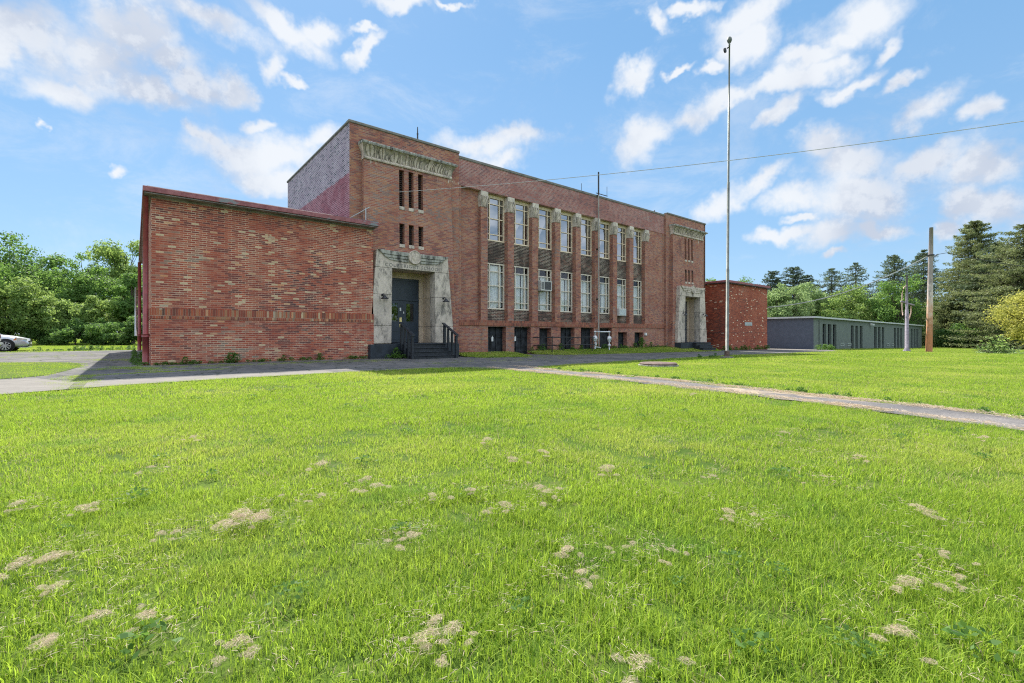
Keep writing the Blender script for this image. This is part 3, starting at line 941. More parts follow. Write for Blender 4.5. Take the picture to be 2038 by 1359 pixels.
t1 = plinth(C1, .60, -.05, 'black wooden steps with two slatted handrails below the left doorway')
steps(t1, 8.98, 11.0, .60, -.04, 4)
for x in (8.92, 11.05):
    mb = MB()
    pts = [(17.50, -.05, .93), (17.85, -.05, 1.10), (18.18, .1, 1.26), (18.50, .3, 1.42)]
    for y, z0, z1 in pts:
        w = .05 if y < 17.6 or y > 18.4 else .038
        mb.box(x - w, x + w, y - w, y + w, z0, z1)
    h = mb.build('railing', 'black_wood', t1)
    mb = MB()
    mb.v += [(x - .07, 17.40, .93), (x + .07, 17.40, .93), (x + .07, 18.62, 1.485), (x - .07, 18.62, 1.485), (x - .07, 17.40, .98), (x + .07, 17.40, .98), (x + .07, 18.62, 1.535), (x - .07, 18.62, 1.535)]
    for q in ((3, 2, 1, 0), (4, 5, 6, 7), (0, 1, 5, 4), (1, 2, 6, 5), (2, 3, 7, 6), (3, 0, 4, 7)): mb.f.append(q); mb.mi.append(0)
    mb.build('handrail', 'black_wood', h)
t2 = plinth(C2, .38, -.25, 'low black painted plinth steps without rails below the far right doorway')
steps(t2, C2 - .5, C2 + 1.4, .38, -.2, 3)


# ---------------------------------------------------------------- wall lamps
def wall_lamp(x, z, label):
    t = thing('wall_lamp', (x, 18.89, z), label, 'lamp', 'black barn lamps beside the doorways')
    mb = MB(); mb.lathe([(.055, 0), (.055, -.02), (.03, -.035)], (x, 18.895, z + .13), 'y', 14); mb.build('mount', 'black_metal', t)
    pts = [(x, 18.87, z + .13), (x, 18.81, z + .17), (x, 18.73, z + .17), (x + .01, 18.68, z + .10)]
    mb = MB(); mb.tube(pts, .017, 7); mb.build('arm', 'black_metal', t)
    mb = MB(); mb.lathe([(.035, .10), (.06, .09), (.075, .04), (.16, -.03), (.165, -.05), (.15, -.045), (.06, .02)], (x + .01, 18.67, z), 'z', 20); mb.build('lamp_shade', 'black_metal', t, True)
    mb = MB(); mb.lathe([(.02, .02), (.045, -.01), (.035, -.045), (.01, -.055)], (x + .01, 18.67, z), 'z', 12); mb.build('bulb', 'white', t, True)


wall_lamp(8.22, 2.55, 'black barn lamp left of the navy doors, beside the red annex')
wall_lamp(11.22, 2.55, 'black barn lamp right of the navy doors, on the tapering stone')
wall_lamp(C2 - 1.42, 2.45, 'black barn lamp on the near stone jamb of the far doorway')
wall_lamp(C2 + 1.55, 2.45, 'black barn lamp on the far stone jamb of the far doorway')

# ---------------------------------------------------------------- air conditioners
ac = thing('window_air_conditioner', (18.35, 19.6, 3.5), 'cream window air conditioner with dark coil, sticking out of the third ground floor window', 'air conditioner', 'window air conditioners')
mb = MB(); mb.wall(17.92, 18.78, 3.5, 4.06, 19.42, .03, [(18.2, 18.73, 3.55, 4.01)]); mb.box(17.92, 18.78, 19.452, 20.1, 3.5, 4.06)
for k in range(7): mb.box(17.9, 17.918, 19.5, 19.85, 3.56 + k * .065, 3.585 + k * .065)
mb.build('casing', 'ac', ac)
mb = MB(); mb.box(18.2, 18.73, 19.44, 19.451, 3.55, 4.01)
for k in range(20): mb.box(18.21 + k * .026, 18.22 + k * .026, 19.428, 19.439, 3.56, 4.0)
for k in range(3): mb.box(17.97 + k * .07, 18.01 + k * .07, 19.405, 19.419, 3.58, 3.98)
mb.build('grille', 'ac_grill', ac)
ac2 = thing('window_air_conditioner', (25.45, 19.6, 2.2), 'small pale air conditioner at the bottom of the seventh ground floor window', 'air conditioner', 'window air conditioners')
mb = MB(); mb.box(25.05, 25.85, 19.5, 20.1, 2.22, 2.72); bevel(mb.build('casing', 'ac', ac2), .02)
mb = MB(); mb.box(25.12, 25.78, 19.48, 19.499, 2.28, 2.66); mb.build('grille', 'galv', ac2)

# ---------------------------------------------------------------- rooftop bits
t = thing('lightning_rod', (10.73, 20.3, 9.9), 'thin black finial rod on a pale base above the left tower', 'rod')
mb = MB(); mb.lathe([(.5, 9.6), (.42, 10.12), (.22, 10.24), (.05, 10.3)], (10.73, 20.5, 0), 'z', 16); mb.build('base', 'white', t, True)
mb = MB(); mb.lathe([(.06, 10.28), (.045, 10.45), (.06, 10.48), (.04, 10.52), (.035, 10.75), (.055, 10.78), (.03, 10.82), (.02, 11.12)], (10.73, 20.5, 0), 'z', 8); mb.build('rod', 'black_metal', t)
t = thing('roof_vent', (30.75, 20.6, 9.6), 'white dome roof vent peeping over the parapet beside the right tower', 'vent')
mb = MB(); mb.lathe([(.3, 9.6), (.3, 10.1), (.42, 10.12), (.38, 10.22), (.1, 10.3)], (30.75, 20.6, 0), 'z', 16); mb.build('dome', 'white', t, True)
mb = MB(); mb.lathe([(.05, 10.28), (.05, 10.42), (.03, 10.45)], (30.75, 20.6, 0), 'z', 8); mb.build('knob', 'black_metal', t)

# ---------------------------------------------------------------- conduit mast with aerial brackets
t = thing('conduit_mast', (22.98, 19.5, 0), 'thin grey conduit mast running up the school front past the parapet', 'mast')
mb = MB(); mb.tube([(22.98, 19.5, 0), (22.98, 19.5, 9.9)], .045, 8); mb.build('conduit', 'mast', t)
mb = MB(); mb.tube([(22.98, 19.5, 9.9), (22.98, 19.5, 11.35)], .05, 8); mb.build('mast_pipe', 'black_metal', t)
mb = MB(); mb.box(22.8, 23.9, 19.52, 19.56, 9.97, 10.01); mb.box(23.85, 23.87, 19.53, 19.55, 10.01, 10.6); mb.box(21.6, 21.62, 19.7, 19.72, 9.9, 10.4)
mb.box(22.92, 23.04, 19.55, 19.7, 9.8, 9.9); mb.box(22.92, 23.04, 19.55, 19.66, 6.4, 6.48); mb.box(22.92, 23.04, 19.55, 19.66, 3.2, 3.28); mb.build('bracket', 'black_metal', t)
# ---------------------------------------------------------------- gas meter
t = thing('gas_meter', (22.6, 19.0, 0), 'silver painted gas meter piping standing against the school base', 'gas meter')
mb = MB(); q = .038
mb.tube([(22.0, 18.95, .1), (22.0, 18.95, 1.16)], q, 10); mb.tube([(21.95, 18.95, 1.15), (23.4, 18.95, 1.15)], q, 10); mb.tube([(23.36, 18.95, 1.15), (23.36, 18.95, -.1)], q, 10)
mb.tube([(22.0, 18.95, .22), (22.5, 18.95, .16), (22.6, 19.4, .16)], q, 10)
for p in ((22.0, 1.15), (23.36, 1.15)): mb.lathe([(.02, -.07), (.06, -.05), (.06, .05), (.02, .07)], (p[0], 18.95, p[1]), 'x', 10)
mb.build('pipework', 'gas_white', t, True)
for x, z, ax in ((22.0, .75, 'x'), (23.36, .72, 'y')):
    mb = MB(); mb.lathe([(.03, -.14), (.1, -.12), (.17, -.03), (.17, .03), (.1, .08), (.05, .14)], (x, 18.95, z), ax, 14); mb.box(x - .09, x + .09, 18.88, 19.02, z - .2, z - .1)
    mb.build('regulator', 'gas_white', t, True)
mb = MB(); mb.lathe([(.02, -.1), (.07, -.08), (.07, .08), (.02, .1)], (22.0, 18.9, .4), 'z', 10); mb.lathe([(.02, -.1), (.08, -.06), (.08, .06), (.02, .1)], (23.3, 18.9, .3), 'x', 10); mb.build('valve', 'gas_white', t)
# ---------------------------------------------------------------- basement stair rail
t = thing('stairwell_railing', (19.8, 18.7, 0), 'black pipe railing with a sloping stair rail in front of the basement windows', 'railing')
mb = MB()
for z in (.82, .38): mb.tube([(17.5, 19.6, z), (18.1, 18.7, z), (21.7, 18.7, z)], .028, 8)
mb.build('rail', 'black_metal', t)
for x, y in ((18.1, 18.7), (21.45, 18.7)):
    mb = MB(); mb.tube([(x, y, -.3), (x, y, .86)], .032, 8); mb.build('post', 'black_metal', t)
mb = MB(); mb.tube([(18.9, 19.2, -.2), (20.2, 19.2, .75), (20.4, 19.2, .8)], .026, 8); mb.tube([(19.3, 19.2, -.2), (19.3, 19.2, .1)], .022, 6); mb.build('stair_rail', 'black_metal', t)
t = thing('junction_box', (28.18, 19.6, 1.0), 'small white junction box on the brick right of the last basement window', 'box')
mb = MB(); mb.box(28.1, 28.27, 19.55, 19.65, .92, 1.1); mb.build('cover', 'white', t)
mb = MB(); mb.tube([(28.3, 19.6, 1.0), (28.34, 19.6, 1.0), (28.34, 19.6, .88)], .012, 6); mb.build('spout', 'galv', t)


# ================================================================== LEFT ANNEX
W = thing('brick_annex', (4.1, 18.9, 0), 'low flat roofed red brick annex with tan accent bricks and maroon fascia at left', 'annex', 'brick annexes flanking the school')
WX0, WX1, WY0, WY1, WZ = .42, 7.82, 18.9, 37.4, 5.41
mb = MB()
mb.wall(WX0, WX1, 1.845, WZ, WY0, .1)
mb.quad((WX1, WY0, 1.845), (WX1, 19.35, 1.845), (WX1, 19.35, WZ), (WX1, WY0, WZ))
mb.quad((WX0, WY1, 1.845), (WX0, WY0, 1.845), (WX0, WY0, WZ), (WX0, WY1, WZ))
mb.quad((WX0, WY0, 1.845), (WX1, WY0, 1.845), (WX1, WY0 - .02, 1.845), (WX0, WY0 - .02, 1.845))
mb.quad((WX1, WY1, -.2), (WX0, WY1, -.2), (WX0, WY1, WZ), (WX1, WY1, WZ))
mb.build('brick_wall', 'wing_brick', W)
mb = MB()
mb.wall(WX0 - .015, WX1 + .015, -.3, 1.505, WY0 - .02, .1)
mb.quad((WX1 + .015, WY0 - .02, -.3), (WX1 + .015, 19.35, -.3), (WX1 + .015, 19.35, 1.505), (WX1 + .015, WY0 - .02, 1.505))
mb.quad((WX0 - .015, WY1, -.3), (WX0 - .015, WY0 - .02, -.3), (WX0 - .015, WY0 - .02, 1.505), (WX0 - .015, WY1, 1.505))
mb.build('base_wall', 'wing_brick', W)
mb = MB(); mb.box(WX0 - .03, WX1 + .03, WY0 - .035, WY0 + .1, 1.507, 1.843); mb.quad((WX0 - .03, WY1, 1.507), (WX0 - .03, WY0 + .1, 1.507), (WX0 - .03, WY0 + .1, 1.843), (WX0 - .03, WY1, 1.843)); mb.build('soldier_course', 'soldier', W)
mb = MB()
mb.box(.2, 7.92, 18.52, 18.56, 5.49, 5.66); mb.box(.2, .24, 18.562, 37.6, 5.49, 5.66)
mb.box(7.88, 7.92, 18.562, 19.2, 5.49, 5.66)
fa = mb.build('fascia', 'fascia', W); bevel(fa, .012)
mb = MB(); mb.box(.242, 7.878, 18.565, 18.88, 5.45, 5.48); mb.box(.242, .44, 18.882, 37.5, 5.45, 5.48); mb.box(.44, 7.84, 18.87, 18.899, 5.39, 5.448); mb.build('soffit', 'fascia_under', W)
mb = MB()


def edge(a, t):   # ragged tar edge flashing
    n = .03 * math.sin(a * 71) + .02 * math.sin(a * 177 + 1)
    return (.3 + 7.6 * a, 18.54 + .06 * t * 2, 5.655 + (.03 + .02 * n * 10 * .3) * math.sin(PI * t) + .004)


mb.grid(edge, 90, 4); mb.quad((.22, 18.56, 5.64), (7.9, 18.56, 5.64), (7.9, 19.3, 5.64), (.22, 19.3, 5.64)); mb.quad((.22, 19.3, 5.64), (7.0, 19.3, 5.64), (7.0, 37.5, 5.64), (.22, 37.5, 5.64)); mb.build('roof', 'roof', W)
# downpipes on the side wall
def downpipe(x, y, r, zt, zb, mat, boot):
    mb = MB(); mb.tube([(x, y, zb), (x, y, zt)], r, 12)
    d = mb.build('downpipe', mat, W, True)
    if boot:
        mb = MB(); mb.tube([(x, y, -.1), (x, y, .92)], r * 1.15, 12); mb.tube([(x, y, .92), (x, y, 1.0)], r * 1.4, 12); mb.build('pipe_boot', mat, d, True)


downpipe(.28, 18.99, .075, 5.42, .9, 'pipe_red', True)
downpipe(.24, 36.6, .085, 5.42, .9, 'pipe_red', True)
downpipe(.06, 36.9, .05, 3.9, .9, 'galv', False)
t = thing('roof_mast', (7.6, 19.2, 5.6), 'short thin wire mast and stay on the left annex roof', 'mast')
mb = MB(); mb.tube([(7.6, 19.15, 5.6), (7.6, 19.15, 6.35)], .018, 6); mb.build('mast_pipe', 'galv', t)
mb = MB(); mb.tube([(7.05, 19.42, 5.9), (7.75, 19.1, 6.4)], .014, 6); mb.build('stay', 'galv', t)

# ================================================================== RIGHT ANNEX
W2 = thing('brick_annex', (42.6, 18.9, -.45), 'low red brick annex flecked with pale bricks, beyond the right tower', 'annex', 'brick annexes flanking the school')
X0, X1 = 38.55, 46.6
mb = MB(); mb.wall(X0, X1, -.8, 1.12, 18.9, .1); mb.wall(X0 + .012, X1 - .012, 1.14, 5.3, 18.912, .1)
mb.quad((X0, 31, -.8), (X0, 18.9, -.8), (X0, 18.9, 1.12), (X0, 31, 1.12)); mb.quad((X0 + .012, 31, 1.14), (X0 + .012, 18.912, 1.14), (X0 + .012, 18.912, 5.3), (X0 + .012, 31, 5.3))
mb.quad((X1, 18.9, -.8), (X1, 31, -.8), (X1, 31, 5.3), (X1, 18.9, 5.3))
mb.wall(36.2, X0, -.8, 5.3, 21.6, .1)
mb.build('brick_wall', 'rwing_brick', W2)
mb = MB(); mb.box(X0 - .006, X1 + .006, 18.894, 18.95, 1.121, 1.139); mb.box(X0 - .006, X0 + .05, 18.952, 31, 1.121, 1.139); mb.build('drip_course', 'joint', W2)
mb = MB(); mb.box(X0 - .2, X1 + .2, 18.68, 18.72, 5.36, 5.55); mb.box(X0 - .2, X0 - .16, 18.722, 31, 5.36, 5.55); mb.box(X1 + .16, X1 + .2, 18.722, 31, 5.36, 5.55); bevel(mb.build('fascia', 'fascia', W2), .012)
mb = MB(); mb.box(X0 - .158, X1 + .158, 18.722, 31, 5.302, 5.37); mb.box(36.3, X0 - .21, 21.5, 31, 5.302, 5.4); mb.build('roof', 'roof', W2)
mb = MB(); mb.wall(41.95, 43.4, 1.77, 2.07, 18.89, .03, [(42.02, 43.33, 1.82, 2.02)])
for k in range(9): mb.box(42.03 + k * .145, 42.15 + k * .145, 18.895, 18.905, 1.83, 2.01)
mb.build('vent_grille', 'galv', W2)

# ================================================================== GREEN BLOCK BUILDING
GB = thing('block_building', (75, 16.9, -.9), 'long low grey green block building with grouped narrow windows, far right', 'building')
GX0, GX1 = 52.4, 101.5
zt = lambda x: 2.62 - .28 * (x - GX0) / (GX1 - GX0)
zb = lambda x: -.62 - .76 * (x - GX0) / (GX1 - GX0)
gw = [(54.97, 56.0), (56.55, 57.6), (58.1, 59.2), (64.2, 65.25), (65.9, 66.95), (67.6, 68.7), (73.7, 74.9), (75.5, 76.65), (77.3, 78.45), (83.6, 84.8), (85.4, 86.6), (87.2, 88.4), (93.8, 95.0), (95.8, 97.0), (97.7, 99.0)]
mb = MB()
mb.wall(GX0, GX1, -3.0, 2.9, 16.9, .35, [(a, b, -2.9, 2.36) for a, b in gw])
mb.quad((GX1, 16.9, -3), (GX1, 36, -3), (GX1, 36, 2.9), (GX1, 16.9, 2.9))


def gmap(x, y, z):
    return (x, y, z if z < 1 else z - .28 - .28 * (x - GX0) / (GX1 - GX0))


mb.build('front_wall', 'green_wall', GB, fn=gmap)
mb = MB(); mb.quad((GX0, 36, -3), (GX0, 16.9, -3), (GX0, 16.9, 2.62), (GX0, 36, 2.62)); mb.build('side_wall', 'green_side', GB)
for a, b in gw:
    ztp = 2.36 - .28 - .28 * (a - GX0) / (GX1 - GX0)
    zw = zb(a) + .62
    mb = MB(); mb.box(a, b, 17.13, 17.2, -2.2, zw); mb.box(a, b, 17.1, 17.18, zw, zw + .07); mb.box(a, a + .08, 17.1, 17.18, zw + .07, ztp); mb.box(b - .08, b, 17.1, 17.18, zw + .07, ztp); mb.box(a + .08, b - .08, 17.1, 17.18, zw + 1.1, zw + 1.17)
    f = mb.build('window', 'board', GB)
    mb = MB(); mb.quad((a + .02, 17.16, zw), (b - .02, 17.16, zw), (b - .02, 17.16, ztp), (a + .02, 17.16, ztp)); mb.build('pane', 'glass_dk', f)
    mb = MB(); mb.quad((a, 17.5, -2), (b, 17.5, -2), (b, 17.5, 2.3), (a, 17.5, 2.3)); mb.build('dark_backing', 'dark_in', f)  # near-black sheet stands in for the dark interior behind the pane
mb = MB(); mb.box(GX0 - .25, GX1 + .25, 16.62, 36.2, 2.62, 2.78); mb.build('roof', 'white_roof', GB, fn=lambda x, y, z: (x, y, z - .28 * (x - GX0) / (GX1 - GX0)))
for x in (60.4, 62.9, 79.6, 82.1):
    mb = MB(); mb.wall(x, x + 1.3, zb(x) + .42, zb(x) + .78, 16.86, .03, [(x + .1, x + 1.2, zb(x) + .5, zb(x) + .70)])
    mb.build('wall_vent', 'galv', GB)
mb = MB(); mb.box(71.7, 72.1, 16.5, 16.85, 2.1, 2.3); mb.box(71.85, 71.95, 16.7, 16.9, 2.2, 2.4); mb.build('floodlight', 'white', GB)
mb = MB(); mb.tube([(53.9, 16.85, -.6), (53.9, 16.85, 2.4)], .05, 8); mb.build('downpipe', 'green_wall', GB)

# ================================================================== GROUND
def sheet(name, us, v0, v1, dz, mat, nv=4, kind='structure', slope=None):
    mb = MB(); n = len(us)
    for i, u in enumerate(us):
        a = v0(u) if callable(v0) else v0; b = v1(u) if callable(v1) else v1
        for k in range(nv + 1):
            t = k / nv
            mb.v.append((u, a + (b - a) * t, (slope(u, t) if slope else g(u)) + dz))
    for i in range(n - 1):
        for k in range(nv):
            a = i * (nv + 1) + k
            mb.f.append((a, a + nv + 1, a + nv + 2, a + 1)); mb.mi.append(0)
    o = mb.build(name, mat); tag(o, kind=kind)
    return o


def pl(pts):
    xs, ys = [p[0] for p in pts], [p[1] for p in pts]
    return lambda u: float(np.interp(u, xs, ys))


frange = lambda a, b, s: list(np.arange(a, b + 1e-6, s))
EDGE = [(-14, 10.7), (-1.73, 11.33), (-.84, 11.71), (.1, 11.95), (1.9, 12.15), (4, 12.2), (7.6, 12.27), (8.1, 11.9), (8.5, 11.2), (9.35, 10.3), (10.13, 10.95), (11.5, 11.28), (15.45, 11.57), (19.6, 11.95), (25.6, 12.6), (30, 12.6), (46, 12.9), (50, 14.2), (56, 16.6), (58, 16.9)]
front = pl(EDGE)
xs = [-3000, -900, -300, -120] + frange(-60, 260, 4) + [400, 1000, 3000]
ys_ = [-3000, -800, -200] + frange(-60, 200, 20) + [500, 1200, 3000]
mb = MB()
for y in ys_:
    for x in xs: mb.v.append((x, y, g(x) - .02))
for j in range(len(ys_) - 1):
    for i in range(len(xs) - 1):
        a = j * len(xs) + i; mb.f.append((a, a + 1, a + 1 + len(xs), a + len(xs))); mb.mi.append(0)
tag(mb.build('lawn', 'soil'), kind='structure')
sheet('driveway', frange(-14, .5, .5), lambda u: front(u), 38.0, .0, 'asphalt', 20)
sheet('driveway', frange(.5, 58, .5), lambda u: front(u) - (.4 if 7.9 < u < 9.6 else 0), lambda u: 19.6 if u < 47 else 19.0, .0, 'asphalt', 8)
sheet('driveway', frange(47, 52.3, .5), 19.0, 40.0, .0, 'asphalt', 8)
sheet('concrete_apron', frange(46.9, 55.5, .4), lambda u: max(front(u) + .2, 13.6), lambda u: 19 if u < 52.3 else 16.8, .006, 'concrete', 6)
sheet('concrete_apron', frange(46.9, 52.3, .4), 19.0, 27.0, .006, 'concrete', 6)
sheet('concrete_walk', frange(-.75, 4.05, .2), lambda u: front(u) - .03, lambda u: 13.12 - .02 * math.sin(u * 3), .006, 'concrete', 4)
PATCH = [(-14, 15.2, 24.3), (-4, 15.0, 24.0), (-2.3, 15.2, 23.2), (-1.75, 15.6, 22.5), (-1.45, 17.4, 21.5), (-1.3, 19.4, 20.2)]
p_lo, p_hi = pl([(a, b) for a, b, c in PATCH]), pl([(a, c) for a, b, c in PATCH])
sheet('lawn', frange(-14, -1.3, .1), p_lo, p_hi, .008, 'soil', 6)
sheet('concrete_slab', frange(-14, -.95, .15), lambda u: front(u) - .05, lambda u: min(14.9, 14.95 + (u + 1.75) * -2.2 if u > -1.75 else 14.95), .006, 'concrete', 5)
PATH = [(12.3, 8.45, 9.75), (11.3, 8.4, 9.7), (9.67, 8.36, 9.42), (8.0, 8.38, 9.45), (6.2, 8.36, 9.42), (4.8, 8.2, 9.2), (3.4, 8.02, 8.98), (1.3, 7.6, 8.75), (.4, 7.3, 8.32), (-3, 6.4, 7.4), (-14, 3.4, 4.5)]
PATH.sort()
pa, pb = [np.array([p[k] for p in PATH]) for k in (1, 2)]; pv = np.array([p[0] for p in PATH])
mb = MB()
for v in frange(-14, 12.3, .3):
    a, b = np.interp(v, pv, pa), np.interp(v, pv, pb)
    w = .06 * math.sin(v * 2.3) + .05 * math.sin(v * 5.1) + .05 * math.sin(v * 11.3 + 1)
    for t in (0, .33, .67, 1): mb.v.append((a + w * (1 - t) + (b - a + w * t) * t, v, g(a) + .004 + (.0 if 0 < t < 1 else -.012)))
for i in range(len(mb.v) // 4 - 1):
    for k in range(3):
        a = i * 4 + k; mb.f.append((a, a + 1, a + 5, a + 4)); mb.mi.append(0)
tag(mb.build('path', 'path'), kind='structure')
# grass banks against the school
BANKS = [(12.05, 15.6, lambda u: 17.0 + .9 * max(0, (u - 14.5)) ** 2 + .8 * max(0, 12.6 - u)), (17.2, 36.4, lambda u: 17.7 + 1.6 * max(0, 18.0 - u) + .5 * max(0, u - 34.8))]


def bank_z(u, t):
    return g(u) + (.06 - g(u) * .9) * min(1, t * 1.15)


for a, b, f in BANKS:
    sheet('grass_bank', frange(a, b, .25), f, 19.62, .012, 'soil', 6, slope=bank_z)


# ------------------------------------------------------------------ scattered stuff (one object each)
def raw_mesh(name, V, Fq, tint, mat, parent=None, link=True, smooth=False):
    """V (n,3) array, Fq (m,k) int array, tint per vertex"""
    me = bpy.data.meshes.new(name); k = Fq.shape[1]
    me.vertices.add(len(V)); me.vertices.foreach_set('co', np.ascontiguousarray(V, np.float32).ravel())
    me.loops.add(Fq.size); me.loops.foreach_set('vertex_index', np.ascontiguousarray(Fq, np.int32).ravel())
    me.polygons.add(len(Fq)); me.polygons.foreach_set('loop_start', np.arange(0, Fq.size, k, dtype=np.int32))
    me.polygons.foreach_set('loop_total', np.full(len(Fq), k, np.int32))
    if tint is not None:
        at_ = me.attributes.new('tint', 'FLOAT', 'POINT'); at_.data.foreach_set('value', np.ascontiguousarray(tint, np.float32))
    me.update(calc_edges=True); me.validate()
    me.materials.append(M[mat] if isinstance(mat, str) else mat)
    if smooth: me.polygons.foreach_set('use_smooth', [True] * len(me.polygons))
    o = bpy.data.objects.new(name, me)
    if link: COL.objects.link(o)
    if parent: attach(o, parent)
    return o


def tuft(seed, n, rad, hmin, hmax, wmin, wmax, lean, mat='grass', segs=3, straw=.06):
    rs = np.random.RandomState(seed)
    th = rs.rand(n) * 2 * PI; rr = rad * np.sqrt(rs.rand(n))
    base = np.stack([rr * np.cos(th), rr * np.sin(th), np.zeros(n) - .01], 1)
    az = rs.rand(n) * 2 * PI; d = np.stack([np.cos(az), np.sin(az), np.zeros(n)], 1)
    side = np.stack([-np.sin(az + rs.randn(n) * .5), np.cos(az + rs.randn(n) * .5), np.zeros(n)], 1)
    H = hmin + (hmax - hmin) * rs.rand(n) ** 1.3; W = wmin + (wmax - wmin) * rs.rand(n); L = lean * (rs.rand(n) ** 1.2) * 1.4
    V = []; tl = rs.rand(n)
    for k in range(segs + 1):
        t = k / segs
        up = H * t * (1 - .25 * L * t); out = H * L * t ** 1.8
        c = base + d * out[:, None] + np.array([0, 0, 1])[None] * up[:, None]
        w = W * (1 - t ** 1.6) * .5 + .0003
        V.append(c - side * w[:, None]); V.append(c + side * w[:, None])
    V = np.stack(V, 1)
    m = 2 * (segs + 1); Fq = []
    for k in range(segs): Fq.append([2 * k, 2 * k + 1, 2 * k + 3, 2 * k + 2])
    Fq = (np.array(Fq)[None] + (np.arange(n) * m)[:, None, None]).reshape(-1, 4)
    tl = np.where(rs.rand(n) < straw, 2.0, np.clip(.5 + .42 * rs.randn(n), 0, 1))
    tint = np.repeat(tl, m)
    return raw_mesh('grass_tuft', V.reshape(-1, 3), Fq, tint, mat, link=False)


def strands(seed, n, rad, h, lmin, lmax, w, mat='straw', flat=.25):
    rs = np.random.RandomState(seed)
    th = rs.rand(n) * 2 * PI; rr = rad * rs.rand(n) ** .6
    c = np.stack([rr * np.cos(th) * 1.3, rr * np.sin(th) * .8, .02 + h * rs.rand(n) * (1 - rr / rad * .7)], 1)
    az = rs.rand(n) * PI * 2; el = rs.randn(n) * flat
    d = np.stack([np.cos(az) * np.cos(el), np.sin(az) * np.cos(el), np.sin(el)], 1)
    p = np.cross(d, rs.randn(n, 3)); p /= np.linalg.norm(p, axis=1)[:, None]
    L = (lmin + (lmax - lmin) * rs.rand(n))[:, None]; W = (w * (.6 + .8 * rs.rand(n)))[:, None]
    V = []
    for k in range(4):
        t = k / 3 - .5; q = c + d * L * t + np.array([0, 0, -.25])[None] * L * t * t + p * W * 0
        ww = W * (1 if 0 < k < 3 else .35) * .5
        V += [q - p * ww, q + p * ww]
    V = np.stack(V, 1); Fq = np.array([[0, 1, 3, 2], [2, 3, 5, 4], [4, 5, 7, 6]])
    Fq = (Fq[None] + (np.arange(n) * 8)[:, None, None]).reshape(-1, 4)
    return raw_mesh('straw_clump', V.reshape(-1, 3), Fq, np.repeat(rs.rand(n), 8), mat, link=False)


def scatter(name, P, rot, scl, idx, sources, label, cat):
    me = bpy.data.meshes.new(name); me.vertices.add(len(P)); me.vertices.foreach_set('co', np.ascontiguousarray(P, np.float32).ravel())
    for an, arr in (('rz', rot), ('sc', scl)):
        q = me.attributes.new(an, 'FLOAT', 'POINT'); q.data.foreach_set('value', np.ascontiguousarray(arr, np.float32))
    q = me.attributes.new('ix', 'INT', 'POINT'); q.data.foreach_set('value', np.ascontiguousarray(idx, np.int32))
    me.update()
    o = bpy.data.objects.new(name, me); COL.objects.link(o)
    ng = bpy.data.node_groups.new(name, 'GeometryNodeTree')
    ng.interface.new_socket('Geometry', in_out='INPUT', socket_type='NodeSocketGeometry')
    ng.interface.new_socket('Geometry', in_out='OUTPUT', socket_type='NodeSocketGeometry')
    N, L = ng.nodes, ng.links
    gi, go = N.new('NodeGroupInput'), N.new('NodeGroupOutput')
    jn = N.new('GeometryNodeJoinGeometry')
    for s in reversed(sources):
        oi = N.new('GeometryNodeObjectInfo'); oi.inputs['Object'].default_value = s; oi.inputs['As Instance'].default_value = True
        L.new(oi.outputs['Geometry'], jn.inputs[0])
    ip = N.new('GeometryNodeInstanceOnPoints'); ip.inputs['Pick Instance'].default_value = True
    L.new(gi.outputs[0], ip.inputs['Points']); L.new(jn.outputs[0], ip.inputs['Instance'])

    def na(nm, tp):
        n = N.new('GeometryNodeInputNamedAttribute'); n.data_type = tp; n.inputs['Name'].default_value = nm
        return n.outputs['Attribute']
    L.new(na('ix', 'INT'), ip.inputs['Instance Index'])
    cx = N.new('ShaderNodeCombineXYZ'); L.new(na('rz', 'FLOAT'), cx.inputs[2]); L.new(cx.outputs[0], ip.inputs['Rotation'])
    cs = N.new('ShaderNodeCombineXYZ'); a = na('sc', 'FLOAT')
    for k in range(3): L.new(a, cs.inputs[k])
    L.new(cs.outputs[0], ip.inputs['Scale'])
    L.new(ip.outputs[0], go.inputs[0])
    md = o.modifiers.new('scatter', 'NODES'); md.node_group = ng
    tag(o, label, cat, kind='stuff')
    return o


gv = np.vectorize(lambda u: g(u))
ex, ey = np.array([p[0] for p in EDGE]), np.array([p[1] for p in EDGE])


def lawn_mask(u, v, soft=0.0):
    e = np.interp(u, ex, ey)
    ok = (v < e - .03) | (u > 58.5) & (v < 16.7)
    inpath = (u > np.interp(v, pv, pa) + .03) & (u < np.interp(v, pv, pb) - .03) & (v < 12.4)
    ok &= ~inpath
    patch = (u < -1.3) & (v > np.interp(u, [p[0] for p in PATCH], [p[1] for p in PATCH])) & (v < np.interp(u, [p[0] for p in PATCH], [p[2] for p in PATCH]))
    far = (u < .2) & (v > 38.1)
    return ok | patch | far


def snoise(x, y, seed):
    rs = np.random.RandomState(seed); s = 0
    for k in range(6):
        f = 2 ** (k * .6) * .35; a = rs.rand() * 6.28
        s = s + np.sin((x * np.cos(a) + y * np.sin(a)) * f * 2.2 + rs.rand() * 6.28) / (1 + k * .4)
    return s / 3


rs = np.random.RandomState(7)
ALLP = []


